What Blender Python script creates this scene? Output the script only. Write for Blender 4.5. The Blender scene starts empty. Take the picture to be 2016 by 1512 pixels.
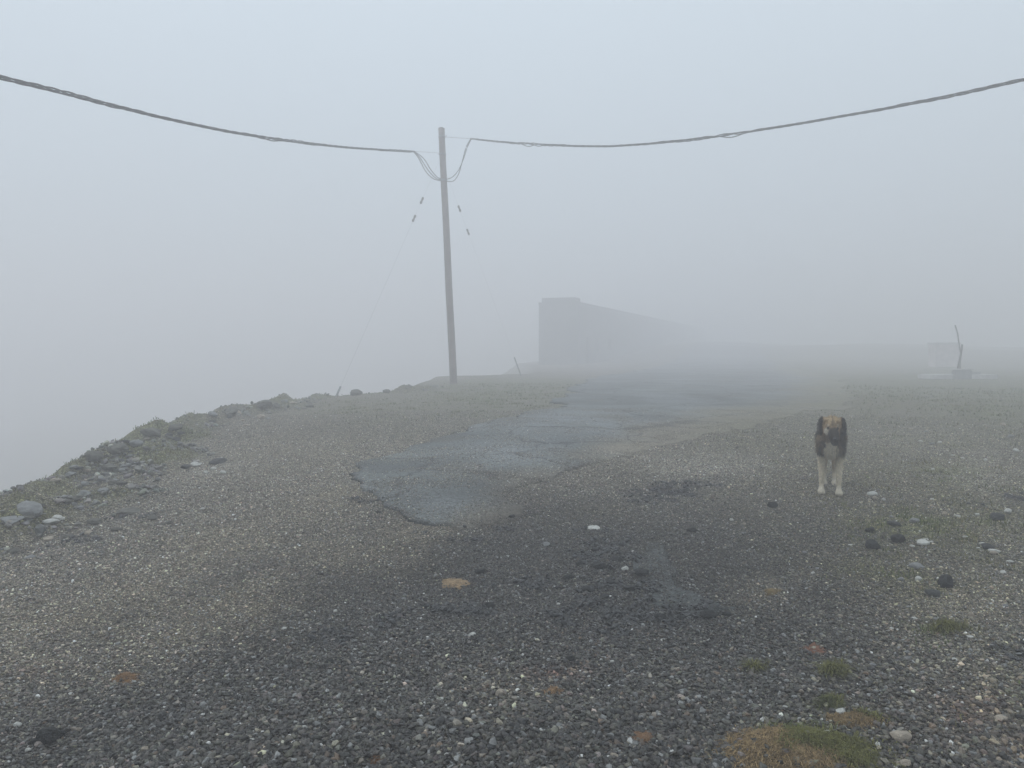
import bpy, bmesh, math, random
import numpy as np
from mathutils import Vector, Matrix

R = math.radians
rnd = random.Random(7)
rng = np.random.default_rng(11)
sc = bpy.context.scene
col = sc.collection

# ------------------------------------------------------------------ camera
CAM_Z, FPX, PITCH = 1.6, 1514.0, math.atan2(66, 1514.0)
cd = bpy.data.cameras.new('camera')
cam = bpy.data.objects.new('camera', cd); col.objects.link(cam)
cam.location = (0, 0, CAM_Z); cam.rotation_euler = (R(90) - PITCH, 0, 0)
cd.sensor_fit = 'HORIZONTAL'; cd.sensor_width = 36.0; cd.lens = 36.0 * FPX / 2016.0
cd.clip_start = 0.05; cd.clip_end = 2000
sc.camera = cam

# ------------------------------------------------------------------ sky, sun, exposure
SUN_EL, SUN_ROT = R(52), R(-60)
w = bpy.data.worlds.new('World'); sc.world = w; w.use_nodes = True
nt = w.node_tree; nt.nodes.clear()
wo = nt.nodes.new('ShaderNodeOutputWorld'); bg = nt.nodes.new('ShaderNodeBackground')
sky = nt.nodes.new('ShaderNodeTexSky'); sky.sky_type = 'NISHITA'; sky.sun_disc = False
sky.sun_elevation = SUN_EL; sky.sun_rotation = SUN_ROT
# even overcast: brighter overhead than at the horizon, the same all the way round
geo = nt.nodes.new('ShaderNodeTexCoord'); sep = nt.nodes.new('ShaderNodeSeparateXYZ')
mr = nt.nodes.new('ShaderNodeMapRange'); mr.inputs[1].default_value = 0.0; mr.inputs[2].default_value = 1.0
mr.inputs[3].default_value = 6.6; mr.inputs[4].default_value = 12.6
tint = nt.nodes.new('ShaderNodeVectorMath'); tint.operation = 'SCALE'; tint.inputs[0].default_value = (0.855, 0.98, 1.075)
mx = nt.nodes.new('ShaderNodeMix'); mx.data_type = 'RGBA'; mx.inputs['Factor'].default_value = 0.88
nt.links.new(geo.outputs['Generated'], sep.inputs[0]); nt.links.new(sep.outputs['Z'], mr.inputs[0])
nt.links.new(mr.outputs[0], tint.inputs['Scale'])
nt.links.new(sky.outputs[0], mx.inputs['A']); nt.links.new(tint.outputs[0], mx.inputs['B'])
nt.links.new(mx.outputs['Result'], bg.inputs['Color']); bg.inputs['Strength'].default_value = 0.1
nt.links.new(bg.outputs[0], wo.inputs['Surface'])

sd = bpy.data.lights.new('sun', 'SUN'); sd.energy = 0.6; sd.angle = R(40); sd.color = (1, 0.97, 0.93)
sun = bpy.data.objects.new('sun', sd); col.objects.link(sun); sun.location = (0, 0, 30)
sdir = Vector((math.sin(SUN_ROT) * math.cos(SUN_EL), math.cos(SUN_ROT) * math.cos(SUN_EL), math.sin(SUN_EL)))
sun.rotation_euler = sdir.to_track_quat('Z', 'Y').to_euler()

sc.view_settings.view_transform = 'Standard'; sc.view_settings.look = 'None'
sc.view_settings.gamma = 1; sc.view_settings.exposure = 0.0; sc.view_settings.use_curve_mapping = False
sc.render.engine = 'CYCLES'
cy = sc.cycles
cy.use_denoising = True; cy.denoiser = 'OPENIMAGEDENOISE'; cy.denoising_input_passes = 'RGB_ALBEDO_NORMAL'
cy.denoising_prefilter = 'ACCURATE'
cy.use_adaptive_sampling = False
cy.max_bounces = 8; cy.diffuse_bounces = 2; cy.glossy_bounces = 2; cy.volume_bounces = 4; cy.transparent_max_bounces = 8
FOG_DENSITY = 0.032

# ------------------------------------------------------------------ helpers
def hash2(ix, iy, s):
    h = (ix.astype(np.int64) * 374761393 + iy.astype(np.int64) * 668265263 + s * 2147483647) & 0xFFFFFFFF
    h = ((h ^ (h >> 13)) * 1274126177) & 0xFFFFFFFF
    h = ((h ^ (h >> 16)) * 2246822519) & 0xFFFFFFFF
    return ((h ^ (h >> 15)) & 0xFFFFFF) / float(0xFFFFFF)
def vnoise(x, y, s=0):
    x = np.asarray(x, float); y = np.asarray(y, float)
    ix = np.floor(x); iy = np.floor(y); fx = x - ix; fy = y - iy
    ix = ix.astype(np.int64); iy = iy.astype(np.int64)
    fx = fx * fx * (3 - 2 * fx); fy = fy * fy * (3 - 2 * fy)
    a = hash2(ix, iy, s); b = hash2(ix + 1, iy, s); c = hash2(ix, iy + 1, s); d = hash2(ix + 1, iy + 1, s)
    return (a + (b - a) * fx) * (1 - fy) + (c + (d - c) * fx) * fy - 0.5
def fbm(x, y, s=0, o=4):
    t = 0; a = 1.0; f = 1.0
    for k in range(o):
        t = t + a * vnoise(x * f + 17.3 * k, y * f - 9.1 * k, s + k); a *= 0.5; f *= 2.03
    return t
def sstep(a, b, x):
    t = np.clip((x - a) / (b - a), 0, 1); return t * t * (3 - 2 * t)

def pix_dir(u, v):
    dx = (u - 1008.0) / FPX; dy = (756.0 - v) / FPX
    return np.array([dx, math.cos(PITCH) + dy * math.sin(PITCH), -math.sin(PITCH) + dy * math.cos(PITCH)])
_ts = np.concatenate([np.linspace(0.8, 12, 900), np.linspace(12.02, 80, 1200)])
def unproject(u, v, f):
    d = pix_dir(u, v)
    z = CAM_Z + d[2] * _ts - f(d[0] * _ts, d[1] * _ts)
    i = np.argmax(z < 0)
    if z[i] >= 0: i = len(_ts) - 1
    t = _ts[i - 1] + (_ts[i] - _ts[i - 1]) * (z[i - 1] / (z[i - 1] - z[i] + 1e-12)) if i > 0 else _ts[0]
    return np.array([d[0] * t, d[1] * t])

def tag(o, label=None, cat=None, group=None, kind=None):
    if label: o['label'] = label
    if cat: o['category'] = cat
    if group: o['group'] = group
    if kind: o['kind'] = kind
    return o
def link(name, me, mat=None, parent=None, loc=None):
    o = bpy.data.objects.new(name, me); col.objects.link(o)
    if mat is not None and me is not None and not me.materials: me.materials.append(mat)
    if parent: o.parent = parent
    if loc is not None: o.location = loc
    return o
def empty(name, loc, rz=0):
    o = bpy.data.objects.new(name, None); col.objects.link(o); o.location = loc; o.rotation_euler = (0, 0, rz)
    o.empty_display_size = 0.2
    return o
def np_mesh(name, v, f, smooth=False, cols=None, nper=None):
    """v (n,3); f list of tuples or (m,k) array"""
    me = bpy.data.meshes.new(name)
    v = np.asarray(v, np.float32)
    if isinstance(f, np.ndarray):
        m, k = f.shape
        me.vertices.add(len(v)); me.vertices.foreach_set('co', v.ravel())
        me.loops.add(m * k); me.loops.foreach_set('vertex_index', f.astype(np.int32).ravel())
        me.polygons.add(m); me.polygons.foreach_set('loop_start', np.arange(0, m * k, k, dtype=np.int32))
        me.polygons.foreach_set('loop_total', np.full(m, k, np.int32))
        me.update(calc_edges=True)
    else:
        me.from_pydata(v.tolist(), [], f)
    if smooth: me.polygons.foreach_set('use_smooth', np.ones(len(me.polygons), bool))
    if cols is not None:
        a = me.attributes.new('col', 'FLOAT_COLOR', 'POINT')
        c = np.ones((len(v), 4), np.float32); c[:, :3] = cols; a.data.foreach_set('color', c.ravel())
    me.update()
    return me
class MB:
    def __init__(s): s.v = []; s.f = []
    def add(s, v, f):
        n = len(s.v); s.v += [tuple(map(float, p)) for p in v]; s.f += [tuple(i + n for i in q) for q in f]
    def box(s, c, d, rot=None, bevel=0.0):
        bm = bmesh.new(); bmesh.ops.create_cube(bm, size=1)
        for q in bm.verts: q.co = Vector((q.co.x * d[0], q.co.y * d[1], q.co.z * d[2]))
        if bevel: bmesh.ops.bevel(bm, geom=bm.edges[:] , offset=bevel, segments=2, affect='EDGES')
        M = Matrix.Translation(c) @ (rot.to_4x4() if rot else Matrix.Identity(4))
        bm.verts.index_update()
        s.add([M @ q.co for q in bm.verts], [[q.index for q in f.verts] for f in bm.faces]); bm.free()
    def tube(s, pts, r, n=8, cap=True):
        pts = [Vector(p) for p in pts]; rs = r if isinstance(r, (list, tuple, np.ndarray)) else [r] * len(pts)
        v = []; f = []; up = Vector((0.13, 0.21, 0.97))
        for i, p in enumerate(pts):
            t = (pts[min(i + 1, len(pts) - 1)] - pts[max(i - 1, 0)]).normalized()
            if abs(t.dot(up)) > 0.95: up = Vector((0.9, 0.1, 0.05))
            a = t.cross(up).normalized(); b = a.cross(t)
            for k in range(n):
                an = 2 * math.pi * k / n; v.append(p + (a * math.cos(an) + b * math.sin(an)) * rs[i])
        for i in range(len(pts) - 1):
            for k in range(n):
                f.append((i * n + k, i * n + (k + 1) % n, (i + 1) * n + (k + 1) % n, (i + 1) * n + k))
        if cap: f.append(tuple(range(n))[::-1]); f.append(tuple((len(pts) - 1) * n + k for k in range(n)))
        s.add(v, f)
    def lathe(s, prof, M=None, n=12):
        M = M or Matrix.Identity(4); v = []; f = []
        for r, z in prof:
            for k in range(n): an = 2 * math.pi * k / n; v.append(M @ Vector((r * math.cos(an), r * math.sin(an), z)))
        for i in range(len(prof) - 1):
            for k in range(n): f.append((i * n + k, i * n + (k + 1) % n, (i + 1) * n + (k + 1) % n, (i + 1) * n + k))
        f.append(tuple(range(n))[::-1]); f.append(tuple((len(prof) - 1) * n + k for k in range(n)))
        s.add(v, f)
    def build(s, name, mat, parent=None, smooth=False):
        me = bpy.data.meshes.new(name); me.from_pydata(s.v, [], s.f)
        if smooth: me.polygons.foreach_set('use_smooth', np.ones(len(me.polygons), bool))
        me.update(); return link(name, me, mat, parent)

def new_mat(name):
    m = bpy.data.materials.new(name); m.use_nodes = True
    return m, m.node_tree, m.node_tree.nodes['Principled BSDF']
def mat_noise(name, c, rough=0.8, scale=6.0, var=0.35, bump=0.3, spec=0.3, metal=0.0, attr=None, attr_type='GEOMETRY', scale2=None):
    m, nt, b = new_mat(name)
    b.inputs['Roughness'].default_value = rough; b.inputs['Specular IOR Level'].default_value = spec; b.inputs['Metallic'].default_value = metal
    tc = nt.nodes.new('ShaderNodeTexCoord')
    n = nt.nodes.new('ShaderNodeTexNoise'); n.inputs['Scale'].default_value = scale; n.inputs['Detail'].default_value = 6; n.inputs['Roughness'].default_value = 0.65
    nt.links.new(tc.outputs['Object'], n.inputs['Vector'])
    mr = nt.nodes.new('ShaderNodeMapRange'); mr.inputs[1].default_value = 0.25; mr.inputs[2].default_value = 0.75
    mr.inputs[3].default_value = 1 - var; mr.inputs[4].default_value = 1 + var
    nt.links.new(n.outputs['Fac'], mr.inputs[0])
    mul = nt.nodes.new('ShaderNodeVectorMath'); mul.operation = 'SCALE'
    if attr:
        a = nt.nodes.new('ShaderNodeAttribute'); a.attribute_name = attr; a.attribute_type = attr_type
        nt.links.new(a.outputs['Color'], mul.inputs[0])
    else: mul.inputs[0].default_value = c
    nt.links.new(mr.outputs[0], mul.inputs['Scale']); nt.links.new(mul.outputs[0], b.inputs['Base Color'])
    if bump:
        n2 = nt.nodes.new('ShaderNodeTexNoise'); n2.inputs['Scale'].default_value = scale2 or scale * 4; n2.inputs['Detail'].default_value = 5
        nt.links.new(tc.outputs['Object'], n2.inputs['Vector'])
        bp = nt.nodes.new('ShaderNodeBump'); bp.inputs['Strength'].default_value = bump; bp.inputs['Distance'].default_value = 0.02
        nt.links.new(n2.outputs['Fac'], bp.inputs['Height']); nt.links.new(bp.outputs[0], b.inputs['Normal'])
    return m

# ------------------------------------------------------------------ terrain shape
def g0(x, y):
    x = np.asarray(x, float); y = np.asarray(y, float)
    A, k = 0.50, 0.055
    ys = np.where(y < -12, -12 + 12 * np.tanh((y + 12) / 12), y)
    z = A - k * np.logaddexp(0, (A - 0.056 * ys) / k)
    z = z + 0.032 * 4 * np.logaddexp(0, np.clip((y - 46) / 4, -40, 12)) * sstep(3, 16, x) * (1 + .9 * fbm(x * .05, y * .05, 131, 3))
    z = z - 0.022 * 0.8 * np.logaddexp(0, np.clip(-(x + 0.8) / 0.8, -40, 12))
    return z
BROW_PX = [(0, 985), (60, 962), (110, 935), (170, 908), (215, 893), (250, 868), (330, 836), (380, 822), (480, 806), (560, 786), (620, 779), (700, 775),
           (790, 770), (838, 752), (866, 741), (940, 739), (1040, 736)]
brow = [unproject(u, v, g0) for u, v in BROW_PX]
b0 = brow[0]
EDGE = [(-45, -170), (-16, -45), (-8.0, -8), (b0[0] - 0.75, b0[1] - 4.2), (b0[0] - 0.25, b0[1] - 1.6)] + [tuple(p) for p in brow] + \
       [(1.7, 42), (1.4, 52), (0.6, 66), (4, 90), (14, 120), (40, 170)]
EDGE = np.array(EDGE, float)
POLY = np.vstack([EDGE, [(400, 170), (400, -170)]])
def edge_dist(x, y):
    x = np.asarray(x, float); y = np.asarray(y, float)
    d = np.full(x.shape, 1e9)
    for (ax, ay), (bx, by) in zip(EDGE[:-1], EDGE[1:]):
        ex, ey = bx - ax, by - ay; t = np.clip(((x - ax) * ex + (y - ay) * ey) / (ex * ex + ey * ey), 0, 1)
        d = np.minimum(d, np.hypot(x - ax - t * ex, y - ay - t * ey))
    ins = np.zeros(x.shape, bool); n = len(POLY)
    for i in range(n):
        ax, ay = POLY[i]; bx, by = POLY[(i + 1) % n]
        c = (ay > y) != (by > y)
        with np.errstate(divide='ignore', invalid='ignore'):
            xx = (bx - ax) * (y - ay) / (by - ay + 1e-15) + ax
        ins ^= c & (x < xx)
    return np.where(ins, -d, d)          # negative on the plateau, positive past the brow

def affine(u, v, ru, rv):
    c = unproject(u, v, g0)
    a = (unproject(u + ru, v, g0) - unproject(u - ru, v, g0)) / 2
    b = (unproject(u, v - rv, g0) - unproject(u, v + rv, g0)) / 2
    return c, np.linalg.inv(np.array([a, b]).T)
_blobs = {}
def blob(x, y, key):
    if key not in _blobs: _blobs[key] = affine(*key)
    c, Mi = _blobs[key]
    px = x - c[0]; py = y - c[1]
    q = (Mi[0, 0] * px + Mi[0, 1] * py) ** 2 + (Mi[1, 0] * px + Mi[1, 1] * py) ** 2
    return np.exp(-np.minimum(q, 30) * 0.9)
def blobs(x, y, keys, wob=0.5, s=3, f=3.0):
    t = np.zeros(np.shape(x))
    for k in keys: t = np.maximum(t, blob(x, y, k[:4]) * (k[4] if len(k) > 4 else 1))
    return np.clip(t * (1 + wob * 2 * fbm(x * f, y * f, s, 3)), 0, 1)

DARK = [(1190, 1115, 110, 75), (1150, 1165, 110, 42), (1370, 975, 110, 24, .8), (1110, 1302, 50, 22, .8), (2006, 1280, 45, 26), (1350, 1212, 110, 22, .8),
        (1990, 985, 75, 12, .8), (120, 1055, 90, 20, .5), (950, 1165, 60, 30, .5), (260, 1015, 60, 16, .8), (965, 1195, 30, 14, .7)]
DARK += [(660, 1240, 70, 26, .6), (780, 1215, 60, 24, .7), (480, 1290, 110, 28, .45), (300, 1400, 140, 34, .45), (950, 1450, 260, 50, .45), (900, 1190, 70, 22, .6), (1420, 1480, 120, 30, .5), (860, 1050, 190, 14, .55), (730, 990, 40, 26, .45), (1010, 1035, 60, 14, .5)]
TAN = [(90, 1215, 150, 38), (430, 1062, 120, 24), (330, 1185, 160, 24, .8), (690, 1085, 110, 34, .9), (560, 880, 160, 30, .4), (100, 1300, 140, 40, .4),
       (1000, 1380, 120, 60, .35), (1900, 1180, 160, 120, .5), (880, 945, 60, 14, .5), (1510, 1175, 60, 30, .6)]
WHITE = [(1390, 912, 120, 26), (430, 918, 50, 14), (1950, 920, 70, 40), (1240, 985, 110, 26, .25), (1830, 860, 160, 30, .5), (1990, 1130, 80, 80, .4)]
GREEN = [(1830, 1030, 150, 50, .75), (1850, 930, 120, 26, .6), (1000, 768, 190, 26, .9), (1870, 745, 230, 26, 1), (1990, 780, 90, 30, .8), (1700, 1140, 60, 30, .55),
         (720, 800, 150, 24, .5), (1860, 1250, 60, 12, .8), (1640, 1330, 40, 12, .8), (1630, 1390, 40, 12, .6), (1900, 1080, 130, 50, .5), (1480, 1318, 30, 10, .6),
         (1580, 1440, 110, 30, .8), (1800, 1150, 120, 60, .4)]
RED = [(1890, 1410, 90, 46, .8), (1990, 1480, 60, 50, .6), (90, 1322, 60, 14, .5), (1090, 1320, 60, 14, .5), (1800, 790, 130, 14, .4)]
MOSS_MAT = (1560, 1490, 125, 46)

def berm_mask(x, y, e):
    """rough rocky grassy strip just inside the brow, left of the pole"""
    wd = 1.15 + 0.5 * fbm(x * 0.9, y * 0.9, 5, 2)
    return sstep(-wd, -wd * 0.55, e) * sstep(27, 20, y) * sstep(2.5, 0.5, x)
def gz(x, y, detail=True):
    x = np.asarray(x, float); y = np.asarray(y, float)
    e = edge_dist(x, y); z = g0(x, y)
    o = np.maximum(e, 0)
    dr = 0.75 * (np.sqrt(o * o + 0.12 ** 2) - 0.12)
    z = z - 13 * (1 - np.exp(-dr / 13))
    bm_ = berm_mask(x, y, e); inner = sstep(0.4, -0.3, e)
    z = z + bm_ * inner * (0.30 * np.maximum(fbm(x * 1.7, y * 1.7, 21, 5), -0.22) + 0.03) - 0.07 * np.exp(-((e + 1.25) / 0.3) ** 2) * sstep(13, 9, y) * sstep(-2, -3, x)
    z = z + 0.05 * fbm(x * 0.45, y * 0.45, 2, 3)
    z = z + 0.035 * blob(x, y, MOSS_MAT)
    if detail:
        z = z + 0.016 * fbm(x * 3.1, y * 3.1, 7, 3) + 0.006 * fbm(x * 17, y * 17, 9, 2)
        z = z + 0.35 * np.maximum(fbm(x * 0.8, y * 0.8, 31, 5), -0.1) * sstep(0.0, 1.2, e)
    return z
def gz1(x, y): return float(gz(np.array([x]), np.array([y]))[0])
def ground_at(u, v):
    p = unproject(u, v, lambda a, b: gz(a, b)); return Vector((p[0], p[1], gz1(p[0], p[1])))

# the old tarmac: outline on the ground
ROAD_PX = [(688, 917), (700, 950), (735, 985), (795, 1018), (850, 1035), (915, 1036), (985, 1026), (1032, 1006), (1010, 978), (1060, 950), (1180, 915), (1300, 882), (1420, 852),
           (1560, 820), (1690, 800)]
ROAD_PX_L = [(1150, 748), (1105, 782), (1062, 812), (960, 830), (900, 852), (780, 892)]
road_pts = [tuple(unproject(u, v, g0)) for u, v in ROAD_PX]
road_l = [tuple(unproject(u, v, g0)) for u, v in ROAD_PX_L]
ROAD = np.array(road_pts + [(13, 30), (20, 60), (33, 105), (50, 158), (38, 158), (24, 100), (12, 58), (7, 42)] + road_l)
SCAR = np.array([tuple(unproject(u, v, g0)) for u, v in [(1248, 1120), (1262, 1070), (1300, 1062), (1322, 1110), (1345, 1160), (1400, 1182), (1432, 1204), (1380, 1212), (1310, 1207), (1262, 1200), (1272, 1160)]])
def inpoly(x, y, P):
    ins = np.zeros(np.shape(x), bool); n = len(P)
    d = np.full(np.shape(x), 1e9)
    for i in range(n):
        ax, ay = P[i]; bx, by = P[(i + 1) % n]
        c = (ay > y) != (by > y)
        xx = (bx - ax) * (y - ay) / (by - ay + 1e-15) + ax
        ins ^= c & (x < xx)
        ex, ey = bx - ax, by - ay; t = np.clip(((x - ax) * ex + (y - ay) * ey) / (ex * ex + ey * ey + 1e-12), 0, 1)
        d = np.minimum(d, np.hypot(x - ax - t * ex, y - ay - t * ey))
    return np.where(ins, d, -d)
RC0 = unproject(930, 1005, g0); RC1 = unproject(1330, 800, g0); RCD = (RC1 - RC0) / np.linalg.norm(RC1 - RC0)
def road_right(x, y):
    """1 on the side where loose stones have spread over the tarmac"""
    d = (x - RC0[0]) * RCD[1] - (y - RC0[1]) * RCD[0]
    return sstep(-0.15, 0.55, d + 0.5 * fbm(x * 1.2, y * 1.2, 45, 3)) * (inpoly(x, y, SCAR) < -0.25)
def road_field(x, y):
    """> 0 on tarmac"""
    f = inpoly(x, y, ROAD) + 0.16 * fbm(x * 3.1, y * 3.1, 41, 5) + 0.5 * fbm(x * .9, y * .9, 47, 4) * sstep(9, 13, y)
    g = inpoly(x, y, SCAR) + 0.10 * fbm(x * 5, y * 5, 44, 4) - 0.01
    return np.maximum(f, g)
def lip(x, y, f):
    sc_ = sstep(-.35, -.1, inpoly(x, y, SCAR))
    return (0.024 * sstep(-0.01, 0.12, f) + 0.012) * (1 - .9 * road_right(x, y)) * (1 - .65 * sc_)

C_GRAVEL = np.array([0.050, 0.048, 0.0435]); C_DARK = np.array([0.010, 0.0105, 0.0105]); C_TAN = np.array([0.245, 0.225, 0.182])
C_WHITE = np.array([0.30, 0.29, 0.26]); C_GREEN = np.array([0.135, 0.148, 0.070]); C_RED = np.array([0.125, 0.078, 0.062]); C_OLIVE = np.array([0.150, 0.141, 0.098])
TRACKS = [([(-80, 1300), (60, 1232), (200, 1178), (330, 1120), (460, 1068), (600, 1012), (720, 965)], .34), ([(250, 1300), (420, 1205), (560, 1150), (690, 1090), (800, 1050), (900, 1020)], .30)]
TRACKS = [(np.array([unproject(u, v, g0) for u, v in p]), w_) for p, w_ in TRACKS]
def tracks(x, y):
    t = np.zeros(np.shape(x))
    for P_, w_ in TRACKS:
        d = np.full(np.shape(x), 1e9)
        for (ax, ay), (bx, by) in zip(P_[:-1], P_[1:]):
            ex, ey = bx - ax, by - ay; q_ = np.clip(((x - ax) * ex + (y - ay) * ey) / (ex * ex + ey * ey), 0, 1)
            d = np.minimum(d, np.hypot(x - ax - q_ * ex, y - ay - q_ * ey))
        t = np.maximum(t, .8 * np.exp(-(d / w_) ** 2) * sstep(2.4, 4.2, y))
    return np.clip(t * (0.75 + 1.1 * fbm(x * 1.8, y * 1.8, 89, 3)), 0, 1)
def ground_masks(x, y):
    e = edge_dist(x, y)
    bm_ = berm_mask(x, y, e)
    dark = blobs(x, y, DARK, 0.9, 3, 3.5); dark = dark * (0.22 + 0.78 * sstep(-.08, .22, fbm(x * 7.5, y * 7.5, 63, 4) + .35 * (dark - .5))); tan = np.maximum(blobs(x, y, TAN, 0.7, 13, 2.0) * .8, tracks(x, y)); wh = blobs(x, y, WHITE, 0.8, 23, 4.0)
    gr = blobs(x, y, GREEN, 0.9, 33, 3.0); red = blobs(x, y, RED, 0.8, 53, 3.0)
    far_right = sstep(6.2, 8.2, x - 0.12 * (y - 10)) * sstep(8, 11, y)
    gr = np.maximum(gr, far_right * (0.6 + 0.8 * fbm(x * 1.2, y * 1.2, 61, 3)))
    bg_ = np.clip(bm_ * (0.72 + 1.2 * fbm(x * 1.9, y * 1.9, 71, 3)), 0, 1)
    gr = np.maximum(gr, bg_); gr = np.maximum(gr, sstep(0.1, 0.8, e) * np.clip(0.45 + 1.0 * fbm(x * 0.7, y * 0.7, 73, 3), 0, 1))
    polea = sstep(5.0, 1.5, np.hypot((x - 0.2) / 0.9, (y - 27) / 1.3)); gr = np.maximum(gr, polea * (0.7 + 0.5 * fbm(x, y, 75, 3)))
    return dark, tan, wh, np.clip(gr, 0, 1), red, bm_, e
def ground_col(x, y, m=None):
    dark, tan, wh, gr, red, bm_, e = m or ground_masks(x, y)
    c = np.broadcast_to(C_GRAVEL, np.shape(x) + (3,)).copy()
    c *= (1 + 0.5 * fbm(x * 0.8, y * 0.8, 81, 4))[..., None]
    olive = sstep(0.6, 2.4, x - 0.10 * y) * (0.35 + 0.65 * sstep(0.3, 0.6, 0.5 + fbm(x * 1.3, y * 1.3, 85, 3))) * 0.75
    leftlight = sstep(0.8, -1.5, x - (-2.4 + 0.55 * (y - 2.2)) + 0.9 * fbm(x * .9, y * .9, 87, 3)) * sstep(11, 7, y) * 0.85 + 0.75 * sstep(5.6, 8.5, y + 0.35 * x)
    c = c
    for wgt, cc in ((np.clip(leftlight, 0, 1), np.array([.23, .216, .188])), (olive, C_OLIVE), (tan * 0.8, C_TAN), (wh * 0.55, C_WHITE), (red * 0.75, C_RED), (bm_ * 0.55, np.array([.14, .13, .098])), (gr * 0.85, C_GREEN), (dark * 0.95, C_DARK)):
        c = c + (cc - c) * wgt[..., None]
    return c * np.array([1.08, 1.0, 0.88])

# ------------------------------------------------------------------ ground sheet (polar grid, one sheet)
def polar_grid():
    front = R(50); nf, nb, nr = 640, 120, 640
    ph = np.concatenate([np.linspace(-front, front, nf, endpoint=False), np.linspace(front, 2 * math.pi - front, nb, endpoint=False)])
    r = 0.7 * (158 / 0.7) ** (np.linspace(0, 1, nr) ** 1.0)
    PH, RR = np.meshgrid(ph, r)
    return RR * np.sin(PH), RR * np.cos(PH)
GX, GY = polar_grid()
NR, NC = GX.shape
GZ = gz(GX, GY)
GM = ground_masks(GX, GY)
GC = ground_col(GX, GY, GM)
idx = np.arange(NR * NC).reshape(NR, NC)
q = np.stack([idx[:-1], idx[1:], np.roll(idx, -1, 1)[1:], np.roll(idx, -1, 1)[:-1]], -1).reshape(-1, 4)
q = q[:, ::-1]
verts = np.stack([GX, GY, GZ], -1).reshape(-1, 3)
ZMIN = float(verts[:, 2].min())

def ground_material():
    m, nt, b = new_mat('gravel_ground')
    L = nt.links.new; N = nt.nodes.new
    tc = N('ShaderNodeTexCoord'); at = N('ShaderNodeAttribute'); at.attribute_name = 'col'
    b.inputs['Roughness'].default_value = 0.85; b.inputs['Specular IOR Level'].default_value = 0.25
    def vor(scale, feat='F1'):
        v = N('ShaderNodeTexVoronoi'); v.feature = feat; v.inputs['Scale'].default_value = scale; L(tc.outputs['Object'], v.inputs['Vector']); return v
    v1 = vor(62); v2 = vor(150); v3 = vor(16)
    # stone to stone brightness
    def rv(v, lo, hi, p):
        s = N('ShaderNodeSeparateColor'); L(v.outputs['Color'], s.inputs[0])
        pw = N('ShaderNodeMath'); pw.operation = 'POWER'; pw.inputs[1].default_value = p; L(s.outputs[0], pw.inputs[0])
        r = N('ShaderNodeMapRange'); r.inputs[3].default_value = lo; r.inputs[4].default_value = hi; L(pw.outputs[0], r.inputs[0]); return r
    a = rv(v1, 0.45, 1.9, 2.0); c = rv(v2, 0.5, 1.9, 2.0)
    mu = N('ShaderNodeMath'); mu.operation = 'MULTIPLY'; L(a.outputs[0], mu.inputs[0]); L(c.outputs[0], mu.inputs[1])
    sc_ = N('ShaderNodeVectorMath'); sc_.operation = 'SCALE'; L(at.outputs['Color'], sc_.inputs[0]); L(mu.outputs[0], sc_.inputs['Scale'])
    # rare pale chips
    s3 = N('ShaderNodeSeparateColor'); L(v1.outputs['Color'], s3.inputs[0])
    g = N('ShaderNodeMath'); g.operation = 'GREATER_THAN'; g.inputs[1].default_value = 0.965; L(s3.outputs[1], g.inputs[0])
    g2 = N('ShaderNodeMath'); g2.operation = 'LESS_THAN'; g2.inputs[1].default_value = 0.38; L(v1.outputs['Distance'], g2.inputs[0])
    g3 = N('ShaderNodeMath'); g3.operation = 'MULTIPLY'; L(g.outputs[0], g3.inputs[0]); L(g2.outputs[0], g3.inputs[1])
    mx = N('ShaderNodeMix'); mx.data_type = 'RGBA'; mx.inputs['B'].default_value = (0.5, 0.49, 0.46, 1)
    L(g3.outputs[0], mx.inputs['Factor']); L(sc_.outputs[0], mx.inputs['A']); L(mx.outputs['Result'], b.inputs['Base Color'])
    ad = N('ShaderNodeMath'); ad.operation = 'ADD'; L(v1.outputs['Distance'], ad.inputs[0]); L(v3.outputs['Distance'], ad.inputs[1])
    bp = N('ShaderNodeBump'); bp.invert = True; bp.inputs['Strength'].default_value = 0.9; bp.inputs['Distance'].default_value = 0.02
    L(ad.outputs[0], bp.inputs['Height']); L(bp.outputs[0], b.inputs['Normal'])
    return m
M_ground = ground_material()
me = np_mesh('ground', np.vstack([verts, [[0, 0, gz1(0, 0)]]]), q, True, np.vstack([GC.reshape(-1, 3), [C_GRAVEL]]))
# close the disc under the camera
bmx = bmesh.new(); bmx.from_mesh(me); bmx.verts.ensure_lookup_table()
cvt = bmx.verts[NR * NC]
for i in range(NC):
    try: bmx.faces.new((bmx.verts[idx[0, i]], cvt, bmx.verts[idx[0, (i + 1) % NC]]))
    except ValueError: pass
bmesh.ops.recalc_face_normals(bmx, faces=bmx.faces[:]); bmx.to_mesh(me); bmx.free()
me.update()
ground = link('ground', me, M_ground); tag(ground, kind='structure')

# ------------------------------------------------------------------ tarmac: real layer with a broken edge
RF = road_field(GX, GY)
inq = (RF.reshape(-1)[q] > 0).all(1) & (np.hypot(GX, GY).reshape(-1)[q].max(1) < 157)
rq = q[inq]
used, inv = np.unique(rq, return_inverse=True); rq2 = inv.reshape(rq.shape)
rv_ = verts[used].copy()
rf = RF.reshape(-1)[used]
rx, ry = rv_[:, 0], rv_[:, 1]
top = rv_.copy(); rgt = road_right(rx, ry); top[:, 2] = gz(rx, ry, False) + lip(rx, ry, rf) + 0.004 * fbm(rx * 6, ry * 6, 91, 3)
top[:, 2] = np.maximum(top[:, 2], rv_[:, 2] + 0.006)
edges = {}
for f in rq2:
    for k in range(4):
        a, b_ = int(f[k]), int(f[(k + 1) % 4]); key = (min(a, b_), max(a, b_))
        edges[key] = None if key in edges else (a, b_)
bd = [e for e in edges.values() if e]
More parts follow.
